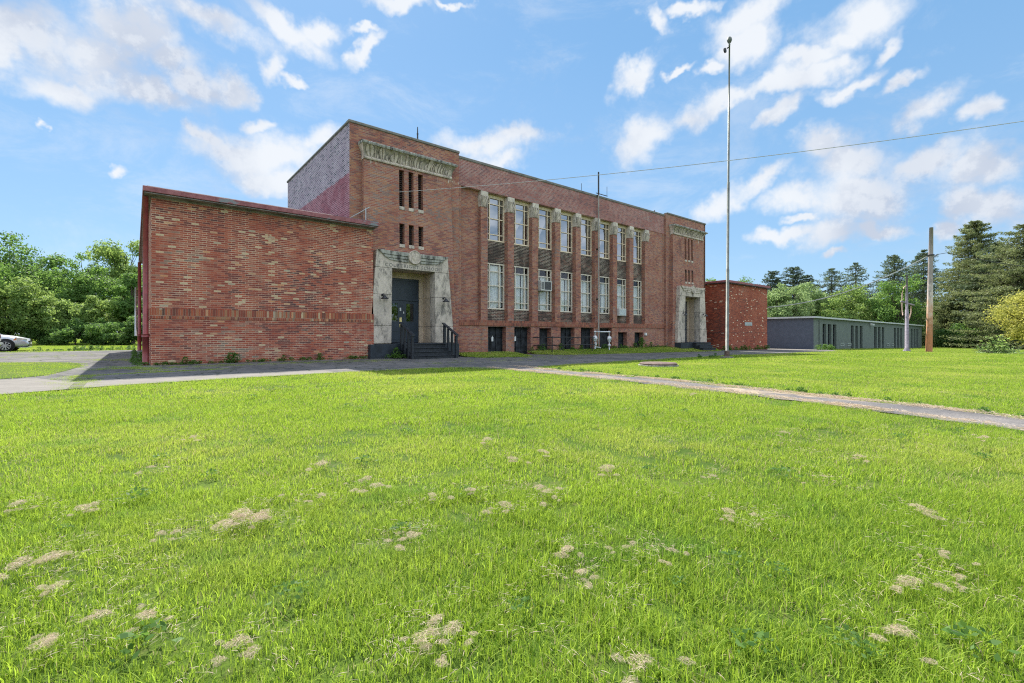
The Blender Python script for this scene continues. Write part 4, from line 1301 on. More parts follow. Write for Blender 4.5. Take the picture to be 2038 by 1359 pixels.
def zone(D0, D1, dens, base_idx, nvar, s0, s1, halo=1.28):
    A = halo * (D1 ** 2 - D0 ** 2) + 1.2 * (D1 - D0)
    n = int(A * dens)
    D = np.sqrt(D0 ** 2 + (D1 ** 2 - D0 ** 2) * rs.rand(n)); X = (rs.rand(n) * 2 - 1) * (halo * D + .6)
    u = D * CA + X * SA; v = D * SA - X * CA
    k = lawn_mask(u, v); u, v = u[k], v[k]; n = len(u)
    thin = snoise(u * 3.2, v * 3.2, 5)
    keep = rs.rand(n) < np.clip(.85 + .55 * thin, .3, 1); u, v = u[keep], v[keep]; n = len(u)
    sc_ = (s0 + (s1 - s0) * rs.rand(n) ** 1.5) * (1 + .22 * snoise(u * 1.5, v * 1.5, 11))
    ALLP.append((np.stack([u, v, gv(u) - .01], 1), rs.rand(n) * 6.28, sc_, base_idx + rs.randint(0, nvar, n)))


T1 = [tuft(20 + k, 95, .10, .018, .062, .0016, .0036, .7 + .15 * k) for k in range(4)]
T2 = [tuft(40 + k, 95, .15, .02, .06, .003, .0055, .8) for k in range(3)]
T3 = [tuft(60 + k, 75, .24, .03, .065, .006, .011, .8, segs=2) for k in range(3)]
T4 = [tuft(80 + k, 70, .5, .04, .08, .014, .026, .8, segs=2) for k in range(3)]
zone(.7, 3.0, 230, 0, 4, .65, 1.25)
zone(2.8, 7.0, 125, 4, 3, .65, 1.2)
zone(6.7, 19, 52, 7, 3, .7, 1.15)
zone(18, 48, 10, 10, 3, .8, 1.1)
zone(48, 95, 3.2, 10, 3, 1.0, 1.4, 1.2)
# bank grass (in the shade of the school)
for a, b, f in BANKS:
    n = int((b - a) * 2.3 * 60); u = a + (b - a) * rs.rand(n); t = rs.rand(n); f0 = np.array([f(q) for q in u]); v = f0 + (19.6 - f0) * t
    z = np.array([bank_z(q, w) for q, w in zip(u, t)]) + .005
    ALLP.append((np.stack([u, v, z], 1), rs.rand(n) * 6.28, .9 + .4 * rs.rand(n), 7 + rs.randint(0, 3, n)))
# ragged grass creeping over the edges and cracks of the tarmac
ns = 900; u = rs.rand(ns) * 40 - .8; e = np.interp(u, ex, ey); v = e + np.abs(rs.randn(ns)) * .10 - .05
ALLP.append((np.stack([u, v, gv(u) - .01], 1), rs.rand(ns) * 6.28, .5 + .5 * rs.rand(ns), 4 + rs.randint(0, 3, ns)))
for (p0, p1, n, w) in [((-1.1, 15.3), (-.8, 11.8), 150, .18), ((-1.2, 15.1), (2.0, 15.6), 170, .12), ((.3, 17.4), (8, 17.2), 330, .30), ((-.3, 18.8), (.6, 15.6), 150, .25), ((-.9, 17.6), (.3, 17.9), 90, .2), ((8, 14.5), (16, 15.3), 90, .5), ((13, 16.3), (20, 16.6), 70, .4), ((-1.3, 24.5), (.1, 23), 120, .5), ((-6, 30), (-1.5, 29), 120, .9), ((-8, 35), (-2, 37.5), 260, .7), ((21, 14), (34, 15.5), 60, .7), ((49, 15), (54, 16), 60, .6)]:
    t = rs.rand(n); u = p0[0] + (p1[0] - p0[0]) * t + rs.randn(n) * w; v = p0[1] + (p1[1] - p0[1]) * t + rs.randn(n) * w
    k = ~((u > .3) & (v > 18.8) & (u < 48)); u, v = u[k], v[k]; n = len(u)
    ALLP.append((np.stack([u, v, gv(u) - .005], 1), rs.rand(n) * 6.28, .35 + .5 * rs.rand(n), 4 + rs.randint(0, 3, n)))
P = [np.concatenate([a[i] for a in ALLP]) for i in range(4)]
scatter('grass', P[0], P[1], P[2], P[3], T1 + T2 + T3 + T4, 'bright green mown grass covering the lawn in the sun', 'grass')

# dry clippings
ST = [strands(100 + k, 170, .055, .035, .02, .055, .0013, flat=.3) for k in range(3)] + [strands(110 + k, 14, .08, .018, .015, .04, .0012, flat=.15) for k in range(3)] + [strands(120 + k, 70, .2, .025, .04, .11, .004) for k in range(2)]
spots = [(485, 1045, 1.5), (515, 1050, 1.0), (450, 1062, 1.1), (320, 1080, .9), (165, 1030, 1), (35, 1020, .9), (45, 1140, 1), (100, 1130, 1), (115, 1190, 1), (820, 1085, 1.1), (800, 1092, .7), (935, 990, .9), (865, 1265, 1.1), (900, 1280, .9), (835, 1300, .7), (480, 1305, 1.2), (455, 1312, .8), (85, 1310, .8), (200, 1250, .7), (295, 1250, .9), (730, 965, .9), (750, 982, .9), (640, 935, .8), (860, 1000, .7), (300, 942, .8), (385, 880, .7), (970, 885, .9), (1005, 1022, 1), (1089, 993, 1.2), (1075, 985, .8), (1129, 1115, .9), (1809, 1180, 1.2), (1799, 1285, 1.1), (1449, 1035, .9), (1500, 1040, .6), (1339, 1115, .7), (1259, 1100, .6), (1274, 1350, .9), (1209, 945, .9), (1079, 910, .8), (1020, 925, .9), (1909, 1170, .9), (1880, 1120, .8), (1844, 1035, .8), (1160, 1160, .7), (1170, 1185, .7), (640, 1000, .6), (560, 1000, .6), (1380, 790, .7), (1560, 870, .8), (1710, 920, .7), (1640, 960, .6), (1420, 960, .6), (1960, 880, .7)]
PP, RZ, SCL, IX = [], [], [], []
for px, py, s in spots:
    s *= .85 * rs.uniform(.7, 1.3)
    u, v = ground_at(px, py); D = F / (py - HY)
    PP.append((u, v, g(u) + .035)); RZ.append(rs.rand() * 6.28); SCL.append(s * (.66 if D < 2.2 else .75 + min(.4, (D - 2.2) * .08))); IX.append(rs.randint(0, 3))
    for q in range(3): PP.append((u + rs.randn() * .07, v + rs.randn() * .05, g(u) + .02)); RZ.append(rs.rand() * 6.28); SCL.append(s * (.3 + .35 * rs.rand())); IX.append(rs.randint(0, 3))
    for q in range(7): PP.append((u + rs.randn() * .12, v + rs.randn() * .12, g(u) + .03)); RZ.append(rs.rand() * 6.28); SCL.append(.9); IX.append(3 + rs.randint(0, 3))
n = 1500; D = 1.0 + 9 * rs.rand(n) ** .8; X = (rs.rand(n) * 2 - 1) * 1.25 * D; u = D * CA + X * SA; v = D * SA - X * CA
k = lawn_mask(u, v) & (snoise(u * 1.6, v * 1.6, 21) > .28); u, v = u[k], v[k]
for a, b in zip(u, v): PP.append((a, b, g(a) + .025)); RZ.append(rs.rand() * 6.28); SCL.append(.6 + .6 * rs.rand()); IX.append(3 + rs.randint(0, 3))
for side, arr in ((0, pa), (1, pb)):
    n = 170; v = -2 + 13.5 * rs.rand(n); e = np.interp(v, pv, arr)
    u = e + (1 if side == 0 else -1) * np.abs(rs.randn(n)) * .09
    for a, b in zip(u, v): PP.append((a, b, g(a) + .006)); RZ.append(PI / 2 + rs.randn() * .3); SCL.append(.5 + .5 * rs.rand()); IX.append(6 + rs.randint(0, 2))
scatter('dry_grass_clippings', np.array(PP), np.array(RZ), np.array(SCL), np.array(IX), ST, 'tan dry grass clippings lying in clumps on the lawn and path edges', 'clippings')


# weeds: little leafy sprigs
def leaf_quads(rs, C, size, out=None, aspect=2.0, outw=.6):
    n = len(C); nr = rs.randn(n, 3)
    if out is not None: nr = nr * (1 - outw) + out * outw * 1.6
    nr /= np.linalg.norm(nr, axis=1)[:, None] + 1e-9
    t = np.cross(nr, rs.randn(n, 3)); t /= np.linalg.norm(t, axis=1)[:, None] + 1e-9
    b = np.cross(nr, t); s = size[:, None] if hasattr(size, 'shape') else size
    V = np.stack([C - t * s * .5, C + b * s * .5 / aspect - nr * s * .06, C + t * s * .5, C - b * s * .5 / aspect - nr * s * .06], 1).reshape(-1, 3)
    return V, np.arange(n * 4).reshape(-1, 4)


def sprig(seed, n, rad, h, ls):
    rs = np.random.RandomState(seed)
    th = rs.rand(n) * 2 * PI; z = h * rs.rand(n) ** .8; rr = rad * np.sqrt(rs.rand(n)) * (1.05 - z / h * .6)
    C = np.stack([rr * np.cos(th), rr * np.sin(th), z + .01], 1)
    V, Fq = leaf_quads(rs, C, ls * (.6 + .8 * rs.rand(n)), np.tile([[0, 0, 1.0]], (n, 1)), 1.8, .5)
    return raw_mesh('weed_sprig', V, Fq, np.repeat(rs.rand(n), 4), 'weed', link=False)


WS = [sprig(200, 60, .16, .14, .07), sprig(201, 90, .2, .32, .09), sprig(202, 40, .22, .09, .06)]
PP, RZ, SCL, IX = [], [], [], []


def weed(u, v, z, s, i): PP.append((u, v, z)); RZ.append(rs.rand() * 6.28); SCL.append(s); IX.append(i)


for k in range(60): weed(.5 + 7.2 * rs.rand() ** 1.2, 18.74 + rs.randn() * .06, 0, .35 + .6 * rs.rand(), rs.choice([0, 2, 2, 0]))
for u_, s in ((2.6, 1.15), (2.75, 1.0), (4.3, .7), (5.6, .8), (1.3, .8)): weed(u_, 18.7, 0, s, 1)
for k in range(40): weed(-.1 + .4 * rs.rand(), 18.8 + 12 * rs.rand() ** 1.2, 0, .4 + .5 * rs.rand(), rs.randint(0, 3))
for k in range(14): weed(8.6 + rs.randn() * .15, 18.35 + rs.randn() * .1, 0, .6 + .5 * rs.rand(), 0)
weed(8.65, 18.45, 0, 1.3, 1); weed(27.35, 19.3, .05, 1.8, 1); weed(27.4, 19.4, .35, 1.3, 1)
for k in range(40): weed(36.3 + 10 * rs.rand(), 18.7 + rs.randn() * .1, g(41), .6 + .8 * rs.rand(), rs.randint(0, 3))
for k in range(8): weed(22.4 + rs.randn() * .6, 11.9 + rs.randn() * .25, g(23), .4 + .5 * rs.rand(), rs.randint(0, 2))
for k in range(70): weed(-4.6 + 5.0 * rs.rand(), 38.3 + rs.rand() * 1.5, 0, .4 + .6 * rs.rand() ** 2, rs.randint(0, 2))
for k in range(10): weed(50.4 + rs.randn() * .6, 15.2 + rs.randn() * .3, g(50), .9 + rs.rand(), 1)
for k in range(60):
    D_ = 1.4 + 9 * rs.rand(); X_ = (rs.rand() * 2 - 1) * 1.2 * D_; u_, v_ = D_ * CA + X_ * SA, D_ * SA - X_ * CA
    if v_ < 10 and not (np.interp(v_, pv, pa) - .2 < u_ < np.interp(v_, pv, pb) + .2): weed(u_, v_, g(u_) + .015, .22 + .3 * rs.rand(), 2)
for k in range(60): weed(17 + 14 * rs.rand(), 19.45 + rs.randn() * .06, .06, .6 + .6 * rs.rand(), rs.randint(0, 3))
for k in range(90):
    v_ = -1 + 11.5 * rs.rand(); weed(np.interp(v_, pv, pb) + .1 + abs(rs.randn()) * .12, v_, g(9), .25 + .3 * rs.rand(), rs.choice([0, 2]))
scatter('weeds', np.array(PP), np.array(RZ), np.array(SCL), np.array(IX), WS, 'low leafy weeds along the wall foot and tarmac edges', 'weeds')


# ================================================================== TREES
def build_crown(name, parent, rs, C, out, size, mat, aspect=1.7, outw=.55, tint=None):
    V, Fq = leaf_quads(rs, C, size, out, aspect, outw)
    tn = tint if tint is not None else rs.rand(len(C))
    return raw_mesh(name, V, Fq, np.repeat(np.clip(tn, 0, 1), 4), mat, parent)


def deciduous(u, v, z, h, w, seed, mat, label, ncl=26, nleaf=14000, leaf=.2, base=.12, name='deciduous_tree', cat='tree', group='leafy trees around the school', airy=.5, trunk_r=.16, top=1.0, flat=.82, cr=.95):
    rs = np.random.RandomState(seed)
    t = thing(name, (u, v, z), label, cat, group)
    cz, hz = h * (base + 1) / 2, h * (1 - base) / 2
    cl = []
    while len(cl) < ncl:
        p = rs.randn(3); p /= np.linalg.norm(p); p *= rs.rand() ** .45
        cl.append((p[0] * w / 2 * .82, p[1] * w / 2 * .82, cz + p[2] * hz * .86 * top))
    cl = np.array(cl); R_ = (.10 + .13 * rs.rand(ncl) ** 1.5) * w * cr
    R_ *= 1 - .25 * np.clip((cl[:, 2] - cz) / hz, 0, 1)
    ki = rs.choice(ncl, nleaf, p=(R_ ** 2) / np.sum(R_ ** 2))
    d = rs.randn(nleaf, 3); d /= np.linalg.norm(d, axis=1)[:, None]
    # lumpy shells with gaps: modulate radius by direction noise per clump
    lump = 1 + .28 * np.sin(d[:, 0] * 5 + ki * 1.7) * np.sin(d[:, 1] * 5 + ki) + .2 * np.sin(d[:, 2] * 7 + ki * 2.3)
    rr = R_[ki] * lump * (1 - airy * rs.rand(nleaf) ** 2.0)
    C = cl[ki] + d * rr[:, None] * np.array([1, 1, flat])
    C[:, 2] = np.maximum(C[:, 2], .05 * h * rs.rand(nleaf)); C += np.array([u, v, z])
    tint = .5 + .35 * rs.randn(nleaf) * .6 + .25 * (rs.rand(ncl)[ki] - .5)
    build_crown('crown', t, rs, C, d, leaf * (.6 + .8 * rs.rand(nleaf)), mat, tint=tint)
    mb = MB()
    lean = rs.randn(2) * .04 * h
    mid = (u + lean[0] * .5, v + lean[1] * .5, z + h * .35)
    mb.tube([(u, v, z - .3), (u, v, z + .2), mid, (u + lean[0], v + lean[1], z + h * .75)], [trunk_r * 1.5, trunk_r * 1.1, trunk_r * .8, trunk_r * .25], 8)
    for i in range(0, ncl):
        c = cl[i]; s = rs.uniform(.15, .7); p0 = Vector((u + lean[0] * s, v + lean[1] * s, z + h * (.12 + .5 * s)))
        p1 = Vector((u + c[0], v + c[1], z + c[2])); pm = p0.lerp(p1, .5) + Vector((0, 0, .04 * h)) + Vector(rs.randn(3) * .03 * w)
        mb.tube([p0, pm, p1], [trunk_r * .42, trunk_r * .26, trunk_r * .08], 5)
    mb.build('trunk', 'bark', t)
    return t


def spruce(u, v, z, h, w, seed, mat, label, n=14000, size=.34, droop=.35, gaps=.25, power=.8, base=.04, name='spruce_tree', cat='tree', group='conifers behind the lawn'):
    rs = np.random.RandomState(seed)
    t = thing(name, (u, v, z), label, cat, group)
    C, O, TN = [], [], []
    lev = int(h / .42); mb = MB()
    mb.tube([(u, v, z - .3), (u, v, z + h * .5), (u, v, z + h * .98)], [.016 * h + .05, .011 * h + .02, .02], 8)
    per = max(6, int(n / (lev * 7)))
    asym = 1 + .22 * np.sin(np.arange(8) * 2.1 + seed)
    for L in range(lev):
        f = base + (1 - base) * (L + rs.rand() * .8) / lev
        Rz = w / 2 * (1 - f) ** power * (1.0 if f > .12 else .8) + .12
        nb = 8 if f < .8 else 6; ph = rs.rand() * 6.28
        for b in range(nb):
            if rs.rand() < gaps: continue
            az = ph + b * 2 * PI / nb + rs.randn() * .25; Rb = Rz * (.62 + .5 * rs.rand()) * asym[int(az * 1.27) % 8]
            dirv = np.array([math.cos(az), math.sin(az)])
            k = int(per * (.35 + 1.1 * Rb / (w / 2 + .1))); s = rs.rand(k) ** .65
            dr_ = -droop * s * Rb + .30 * droop * Rb * s ** 3 * 2.0 + (.15 if f > .75 else 0) * Rb * s
            lat = (rs.rand(k) - .5) * 2 * (.10 + .28 * s * (1.1 - s)) * Rb
            hang = -np.abs(rs.randn(k)) * (.20 if droop > 0 else .05) * (1 + .5 * droop)
            X = dirv[0] * s * Rb - dirv[1] * lat; Y = dirv[1] * s * Rb + dirv[0] * lat
            C.append(np.stack([X, Y, f * h + dr_ + hang], 1)); o_ = np.stack([dirv[0] * .35 + 0 * s, dirv[1] * .35 + 0 * s, .9 + 0 * s], 1)
            O.append(o_); TN.append(.3 + .5 * s * rs.rand(k) + .2 * rs.rand())
            mb.tube([(u, v, z + f * h), (u + dirv[0] * Rb * .5, v + dirv[1] * Rb * .5, z + f * h - droop * .5 * Rb), (u + dirv[0] * Rb * .9, v + dirv[1] * Rb * .9, z + f * h - droop * .45 * Rb)], [.05, .03, .01], 4, False)
    C = np.concatenate(C) + np.array([u, v, z]); O = np.concatenate(O); TN = np.concatenate(TN)
    build_crown('crown', t, rs, C, O, size * (.6 + .8 * rs.rand(len(C))), mat, 3.2, .3, TN)
    mb.build('trunk', 'bark', t)
    return t


def H(top, D, z): return (HY - top) / F * D + 1 - z


def place(px, D): u, v = at(px, D); return u, v, g(u)


LEFT = [  # px, D, top px, width m, material, ncl, label, leaf
    (18, 50, 474, 8.0, 'leaf_dark', 30, 'tall dark leafy tree at the far left edge above the silver car', .24, .1),
    (108, 56, 520, 7.0, 'leaf_dark', 26, 'dark round leafy tree behind the gap between tall left trees', .25, .1),
    (168, 50, 503, 6.5, 'leaf_mid', 28, 'mid green tree left of the pale topped tree by the annex', .22, .1),
    (236, 58, 468, 8.0, 'leaf_light', 30, 'tallest pale topped tree peeping out beside the annex downpipes', .25, .15),
    (265, 48, 545, 5.5, 'leaf_mid', 20, 'mid green tree half hidden by the left annex wall', .22, .05),
    (45, 43, 560, 6.0, 'leaf_light', 24, 'bright sunlit bushy tree directly behind the silver car', .20, .03),
    (-40, 43, 520, 7.0, 'leaf_mid', 24, 'leafy tree cut by the left picture edge', .2, .05),
    (118, 44, 605, 4.5, 'leaf_light', 18, 'low light green bushy tree in front of the dark round tree', .19, .02),
    (185, 45, 588, 5.0, 'leaf_light', 20, 'light green small tree with layered boughs left of the annex shadow', .19, .03),
]
for i, (px, D, top, w, mt, ncl, lab, lf, bs) in enumerate(LEFT):
    u, v, z = place(px, D)
    deciduous(u, v, z, H(top, D, z) * 1.09, w, 300 + i, mt, lab, int(ncl * 1.5), 20000, lf, bs)
for i, (px, D, top, w) in enumerate([(90, 43, 648, 4.0), (150, 42, 640, 4.2), (205, 43, 632, 4.0), (250, 42, 640, 3.6), (285, 43, 630, 4.0), (-10, 42, 640, 4.0)]):
    u, v, z = place(px, D)
    deciduous(u, v, z, H(top, D, z), w, 330 + i, 'leaf_dark', ['dark shrub right behind the silver car bonnet', 'dark shrub left of the tan weed stalks', 'dark shrub right of the tan weed stalks', 'dark shrub beside the far downpipe', 'dark shrub hidden behind the annex corner', 'dark shrub behind the silver car wheel'][i], 12, 6500, .17, 0.0, 'shrub', 'shrub', 'dark shrubs under the left trees', trunk_r=.06)

SPR = [  # px, D, top, w, n, gaps, power, mat, label
    (1655, 100, 533, 19, 16000, .22, .55, 'needle', 'sparse dark spruce above the left end of the green building'),
    (1703, 102, 521, 18, 16000, .24, .58, 'needle', 'thin pointed spruce with bare looking tiers above the green building'),
    (1780, 100, 504, 18, 24000, .10, .55, 'needle', 'full dark spruce left of the tall wooden utility pole'),
    (1838, 102, 496, 19, 26000, .08, .55, 'needle', 'dark spruce right behind the tall wooden utility pole'),
    (1940, 84, 437, 18, 60000, .05, .55, 'needle_sun', 'biggest tallest spruce, spreading wide right of the utility pole'),
    (2040, 72, 443, 19, 46000, .04, .5, 'needle_sun', 'tall spruce cut by the right picture edge'),
    (1893, 82, 592, 7.5, 20000, .03, .5, 'needle_sun', 'low warm green spruce in front of the biggest spruce'),
    (1985, 78, 480, 17, 34000, .05, .55, 'needle', 'dark spruce filling the gap between the two tallest spruces'),
]
for i, (px, D, top, w, n, gp, pw, mt, lab) in enumerate(SPR):
    u, v, z = place(px, D)
    spruce(u, v, z, H(top, D, z), w, 400 + i, mt, lab, n, .40, .38, gp, pw)
for i, (px, D, top, w, lab) in enumerate([(1538, 108, 540, 11, 'left white pine of the pair above the far annex corner'), (1580, 106, 532, 13, 'right taller white pine above the left end of the green roof'), (1606, 112, 548, 11, 'white pine half hidden behind the pale trees')]):
    u, v, z = place(px, D)
    spruce(u, v, z, H(top, D, z), w, 430 + i, 'needle_pine', lab, 9000, .5, -.25, .2, .45, .35, 'pine_tree')
RIGHT = [
    (1545, 92, 566, 7, 'leaf_pale', 'pale green tree next to the far annex corner', .32),
    (1580, 90, 560, 7.5, 'leaf_pale', 'pale green tree above the green building side wall', .32),
    (1618, 94, 558, 8, 'leaf_pale', 'tall pale green tree below the sparse spruce', .32),
    (1652, 88, 600, 6.5, 'leaf_light', 'small light green tree above the first window group', .3),
    (1692, 89, 575, 9, 'leaf_light', 'broad yellowish green tree above the second window group', .31),
    (1738, 90, 580, 7, 'leaf_pale', 'pale tree between the yellowish tree and the full green tree', .31),
    (1785, 84, 552, 9.5, 'leaf_mid', 'full green tree directly behind the mauve cross post', .3),
    (1832, 104, 610, 7, 'leaf_mid', 'green tree low behind the tall utility pole', .3),
    (1874, 96, 592, 6.5, 'leaf_light', 'light green tree just right of the utility pole', .28),
    (1420, 70, 545, 5, 'leaf_mid', 'tree tip peeping over the roof beside the right tower', .25),
    (1475, 100, 552, 9, 'leaf_mid', 'dark tree showing just above the right annex roof', .3),
]
for i, (px, D, top, w, mt, lab, lf) in enumerate(RIGHT):
    u, v, z = place(px, D)
    deciduous(u, v, z, H(top, D, z) * 1.08, w, 450 + i, mt, lab, 40, 12000, lf, .08)
for i, (px, D, top, w) in enumerate([(1890, 80, 650, 6), (1925, 78, 645, 6.5), (1950, 77, 650, 6), (1990, 74, 645, 6.5), (2035, 74, 640, 6), (1852, 100, 640, 6), (2075, 72, 640, 6)]):
    u, v, z = place(px, D)
    deciduous(u, v, z, H(top, D, z), w, 480 + i, 'leaf_dark', ['dark shrub right of the utility pole foot', 'dark shrub under the biggest spruce', 'dark shrub left of the yellow tree trunk', 'dark shrub behind the yellow tree trunk', 'dark shrub at the right picture edge', 'dark shrub at the far end of the green building', 'dark shrub beyond the right picture edge'][i], 12, 5500, .26, 0.0, 'shrub', 'shrub', 'dark shrubs under the right conifers', trunk_r=.08)
u, v, z = place(2085, 40)
deciduous(u, v, z, H(566, 40, z), 8.6, 500, 'leaf_yellow', 'nearest yellow green tree with drooping boughs at the right edge', 120, 20000, .18, .08, flat=.6, cr=.62, airy=.85, group=None, trunk_r=.18)
u, v, z = place(1986, 37)
t = thing('brush_pile', (u, v, z), 'grey brush pile with a green sapling on the lawn under the yellow tree', 'brush pile')
rs2 = np.random.RandomState(5); n = 900
C = np.stack([rs2.randn(n) * .9, rs2.randn(n) * .6, np.abs(rs2.randn(n)) * .28], 1); C[:, 2] *= np.exp(-(C[:, 0] ** 2) / 2)
build_crown('dead_leaves', t, rs2, C + np.array([u, v, z]), np.tile([[0, 0, 1.]], (n, 1)), .14 * (.5 + rs2.rand(n)), 'leaf_pale')
n = 420; C = np.stack([rs2.randn(n) * .42 - .3, rs2.randn(n) * .4, .5 + .42 * rs2.randn(n)], 1); C[:, 2] = np.abs(C[:, 2])
build_crown('sapling_leaves', t, rs2, C + np.array([u - .2, v, z]), np.tile([[0, 0, 1.]], (n, 1)), .2 * (.5 + rs2.rand(n)), 'leaf_light')
mb = MB()
for k in range(40):
    p = Vector((u + rs2.randn() * .8, v + rs2.randn() * .5, z + .1)); q = p + Vector((rs2.randn() * .7, rs2.randn() * .5, abs(rs2.randn()) * .35)); mb.tube([p, q], [.02, .008], 4)
mb.build('twigs', 'bark', t)

# ================================================================== POLES AND WIRES
fx, fy = 22.71, 11.09; fz = g(fx)
t = thing('flagpole', (fx, fy, fz), 'tall bare steel flagpole with a ball finial on the lawn edge', 'flagpole')
Lx, Ly = .0078 * SA * 15, -.0078 * CA * 15
fp = lambda z: (fx + Lx * (z - fz) / 15, fy + Ly * (z - fz) / 15, z)
mb = MB(); mb.tube([fp(fz - .1), fp(4.2), fp(4.21), fp(8.5), fp(8.52), fp(12.2), fp(12.21), fp(15.25)], [.075, .075, .062, .062, .05, .05, .038, .036], 12); mb.build('pole', 'steel_pole', t, True)
mb = MB(); mb.lathe([(.12, fz - .05), (.12, fz + .32), (.085, fz + .36)], (fx, fy, 0), 'z', 12); mb.build('base_sleeve', 'pipe_rust', t) if 'pipe_rust' in M else mb.build('base_sleeve', 'rust_disc', t)
mb = MB(); mb.lathe([(.32, fz - .1), (.32, fz + .05), (.1, fz + .07)], (fx, fy, 0), 'z', 16); mb.build('footing', 'concrete', t)
px, py, _ = fp(15.4); mb = MB(); mb.lathe([(.02, 15.26), (.05, 15.28), (.03, 15.34), (.07, 15.40), (.11, 15.48), (.12, 15.54), (.10, 15.62), (.05, 15.68), (.005, 15.69)], (px, py, 0), 'z', 14); mb.build('finial', 'steel_pole', t, True)
mb = MB(); mb.tube([(px, py, 15.2), (px - .12 * SA, py + .12 * CA, 15.12)], .03, 6); mb.lathe([(.03, -.03), (.12, -.025), (.12, .025), (.03, .03)], (px - .22 * SA, py + .22 * CA, 15.02), 'y', 10); mb.build('pulley', 'black_metal', t)

ux, uy = 53.75, 8.46; uz = g(ux)
t = thing('utility_pole', (ux, uy, uz), 'tall bare wooden utility pole leaning slightly on the far lawn', 'utility pole')
px, py = ux + .14, uy - .14
up_ = lambda z: (ux + .2 * (z - uz) / 11 * SA, uy - .2 * (z - uz) / 11 * CA, z)
mb = MB(); mb.tube([up_(uz - .2), up_(2), up_(5), up_(8), up_(10.3)], [.235, .22, .195, .165, .135], 14); mb.build('pole', 'pole_wood', t, True)
mb = MB(); a = up_(7.95); mb.box(a[0] - .24, a[0] + .24, a[1] - .24, a[1] + .24, 7.85, 7.93); mb.tube([(a[0] + .1, a[1] - .1, 7.6), (a[0] + .5, a[1] - .4, 8.0)], .03, 6); mb.build('bracket', 'black_metal', t)


def cable(name, a, b, sag, r, mat, label, n=28, via=None):
    a, b = Vector(a), Vector(b); pts = []
    for k in range(n + 1):
        s = k / n; p = a.lerp(b, s); p.z -= sag * 4 * s * (1 - s); pts.append(p)
    if via: pts = via + pts
    mb = MB(); mb.tube(pts, r, 6); return tag(mb.build(name, mat), label, 'cable')


e = at(2600, 13)
cable('overhead_cable', (9.1, 19.2, 7.32), (e[0], e[1], 8.2), .38, .011, 'wire', 'thin service cable rising from the left tower past the flagpole to upper right')
cable('overhead_cable', (46.62, 18.85, 3.55), up_(7.95), .9, .045, 'wire_pale', 'thick pale cable sagging from the right annex to the utility pole')
e = at(2300, 48); a = up_(7.6)
cable('overhead_cable', (a[0] + 1.1, a[1] - .9, 8.1), (e[0], e[1], 7.6), .75, .024, 'wire_dark', 'dark cable leaving the utility pole to the right', 24, [Vector((a[0] + .1, a[1], 7.5)), Vector((a[0] + .45, a[1] - .3, 7.95))])

cx_, cy_ = 53.82, 9.97; cz_ = g(cx_)
t = thing('cross_post', (cx_, cy_, cz_), 'mauve grey post with a short crossarm and looped ropes on the lawn', 'post')
mb = MB(); mb.tube([(cx_, cy_, cz_ - .1), (cx_, cy_, 3.2), (cx_, cy_, 3.22), (cx_, cy_, 6.3)], [.16, .13, .10, .07], 12); mb.build('post', 'mauve_wood', t, True)
mb = MB(); mb.lathe([(.34, cz_ - .05), (.28, cz_ + .06), (.165, cz_ + .28)], (cx_, cy_, 0), 'z', 10); mb.build('foot', 'mauve_wood', t)
ca = lambda o, z: (cx_ + SA * o, cy_ - CA * o, z)
mb = MB(); mb.tube([ca(-.55, 3.95), ca(.65, 3.6)], .07, 8); mb.build('crossarm', 'mauve_wood', t)
mb = MB()
mb.tube([ca(-.05, 5.35), ca(-.28, 5.2), ca(-.42, 4.7), ca(-.45, 4.1), ca(-.42, 3.2), ca(-.36, 2.7)], .04, 6); mb.tube([ca(.36, 3.55), ca(.38, 3.0), ca(.28, 2.6), ca(.14, 2.25), ca(.1, 1.9)], .045, 6); mb.build('rope', 'rope', t, True)

dx, dy = ground_at(1310, 728)
t = thing('well_cover', (dx, dy, g(dx)), 'round brown concrete well cover lying in the right lawn', 'cover')
mb = MB(); mb.lathe([(.60, g(dx) - .1), (.62, g(dx) + .09), (.58, g(dx) + .115), (.2, g(dx) + .12)], (dx, dy, 0), 'z', 32); mb.build('lid', 'rust_disc', t)
mb = MB(); mb.lathe([(.66, g(dx) - .1), (.66, g(dx) + .045), (.6, g(dx) + .05)], (dx, dy, 0), 'z', 32); mb.build('rim', 'stone_dark', t)

# the wood across the road, behind the camera: one mass, seen only mirrored in the glass
rs3 = np.random.RandomState(77); n = 26000
cl = np.stack([-70 + 190 * rs3.rand(150), -34 - 10 * rs3.rand(150), 1.5 + 6.5 * rs3.rand(150) ** .8], 1)
ki = rs3.randint(0, 150, n); dd = rs3.randn(n, 3); dd /= np.linalg.norm(dd, axis=1)[:, None]
C = cl[ki] + dd * (2.6 * (.5 + .5 * rs3.rand(n) ** .5))[:, None]; C[:, 2] = np.maximum(C[:, 2], -.2)
V, Fq = leaf_quads(rs3, C, .7 * (.6 + .8 * rs3.rand(n)), dd, 1.6, .5)
tag(raw_mesh('far_wood', V, Fq, np.repeat(rs3.rand(n), 4), 'leaf_light'), 'green wood across the road mirrored in the door glass', 'wood', kind='stuff')

# ================================================================== CARS
def paint(name, col):
    m, nt, b, out = new_mat(name)
    b.inputs['Base Color'].default_value = (*col, 1); b.inputs['Metallic'].default_value = .35
    b.inputs['Roughness'].default_value = .32; b.inputs['Coat Weight'].default_value = .6; b.inputs['Coat Roughness'].default_value = .05
    return m


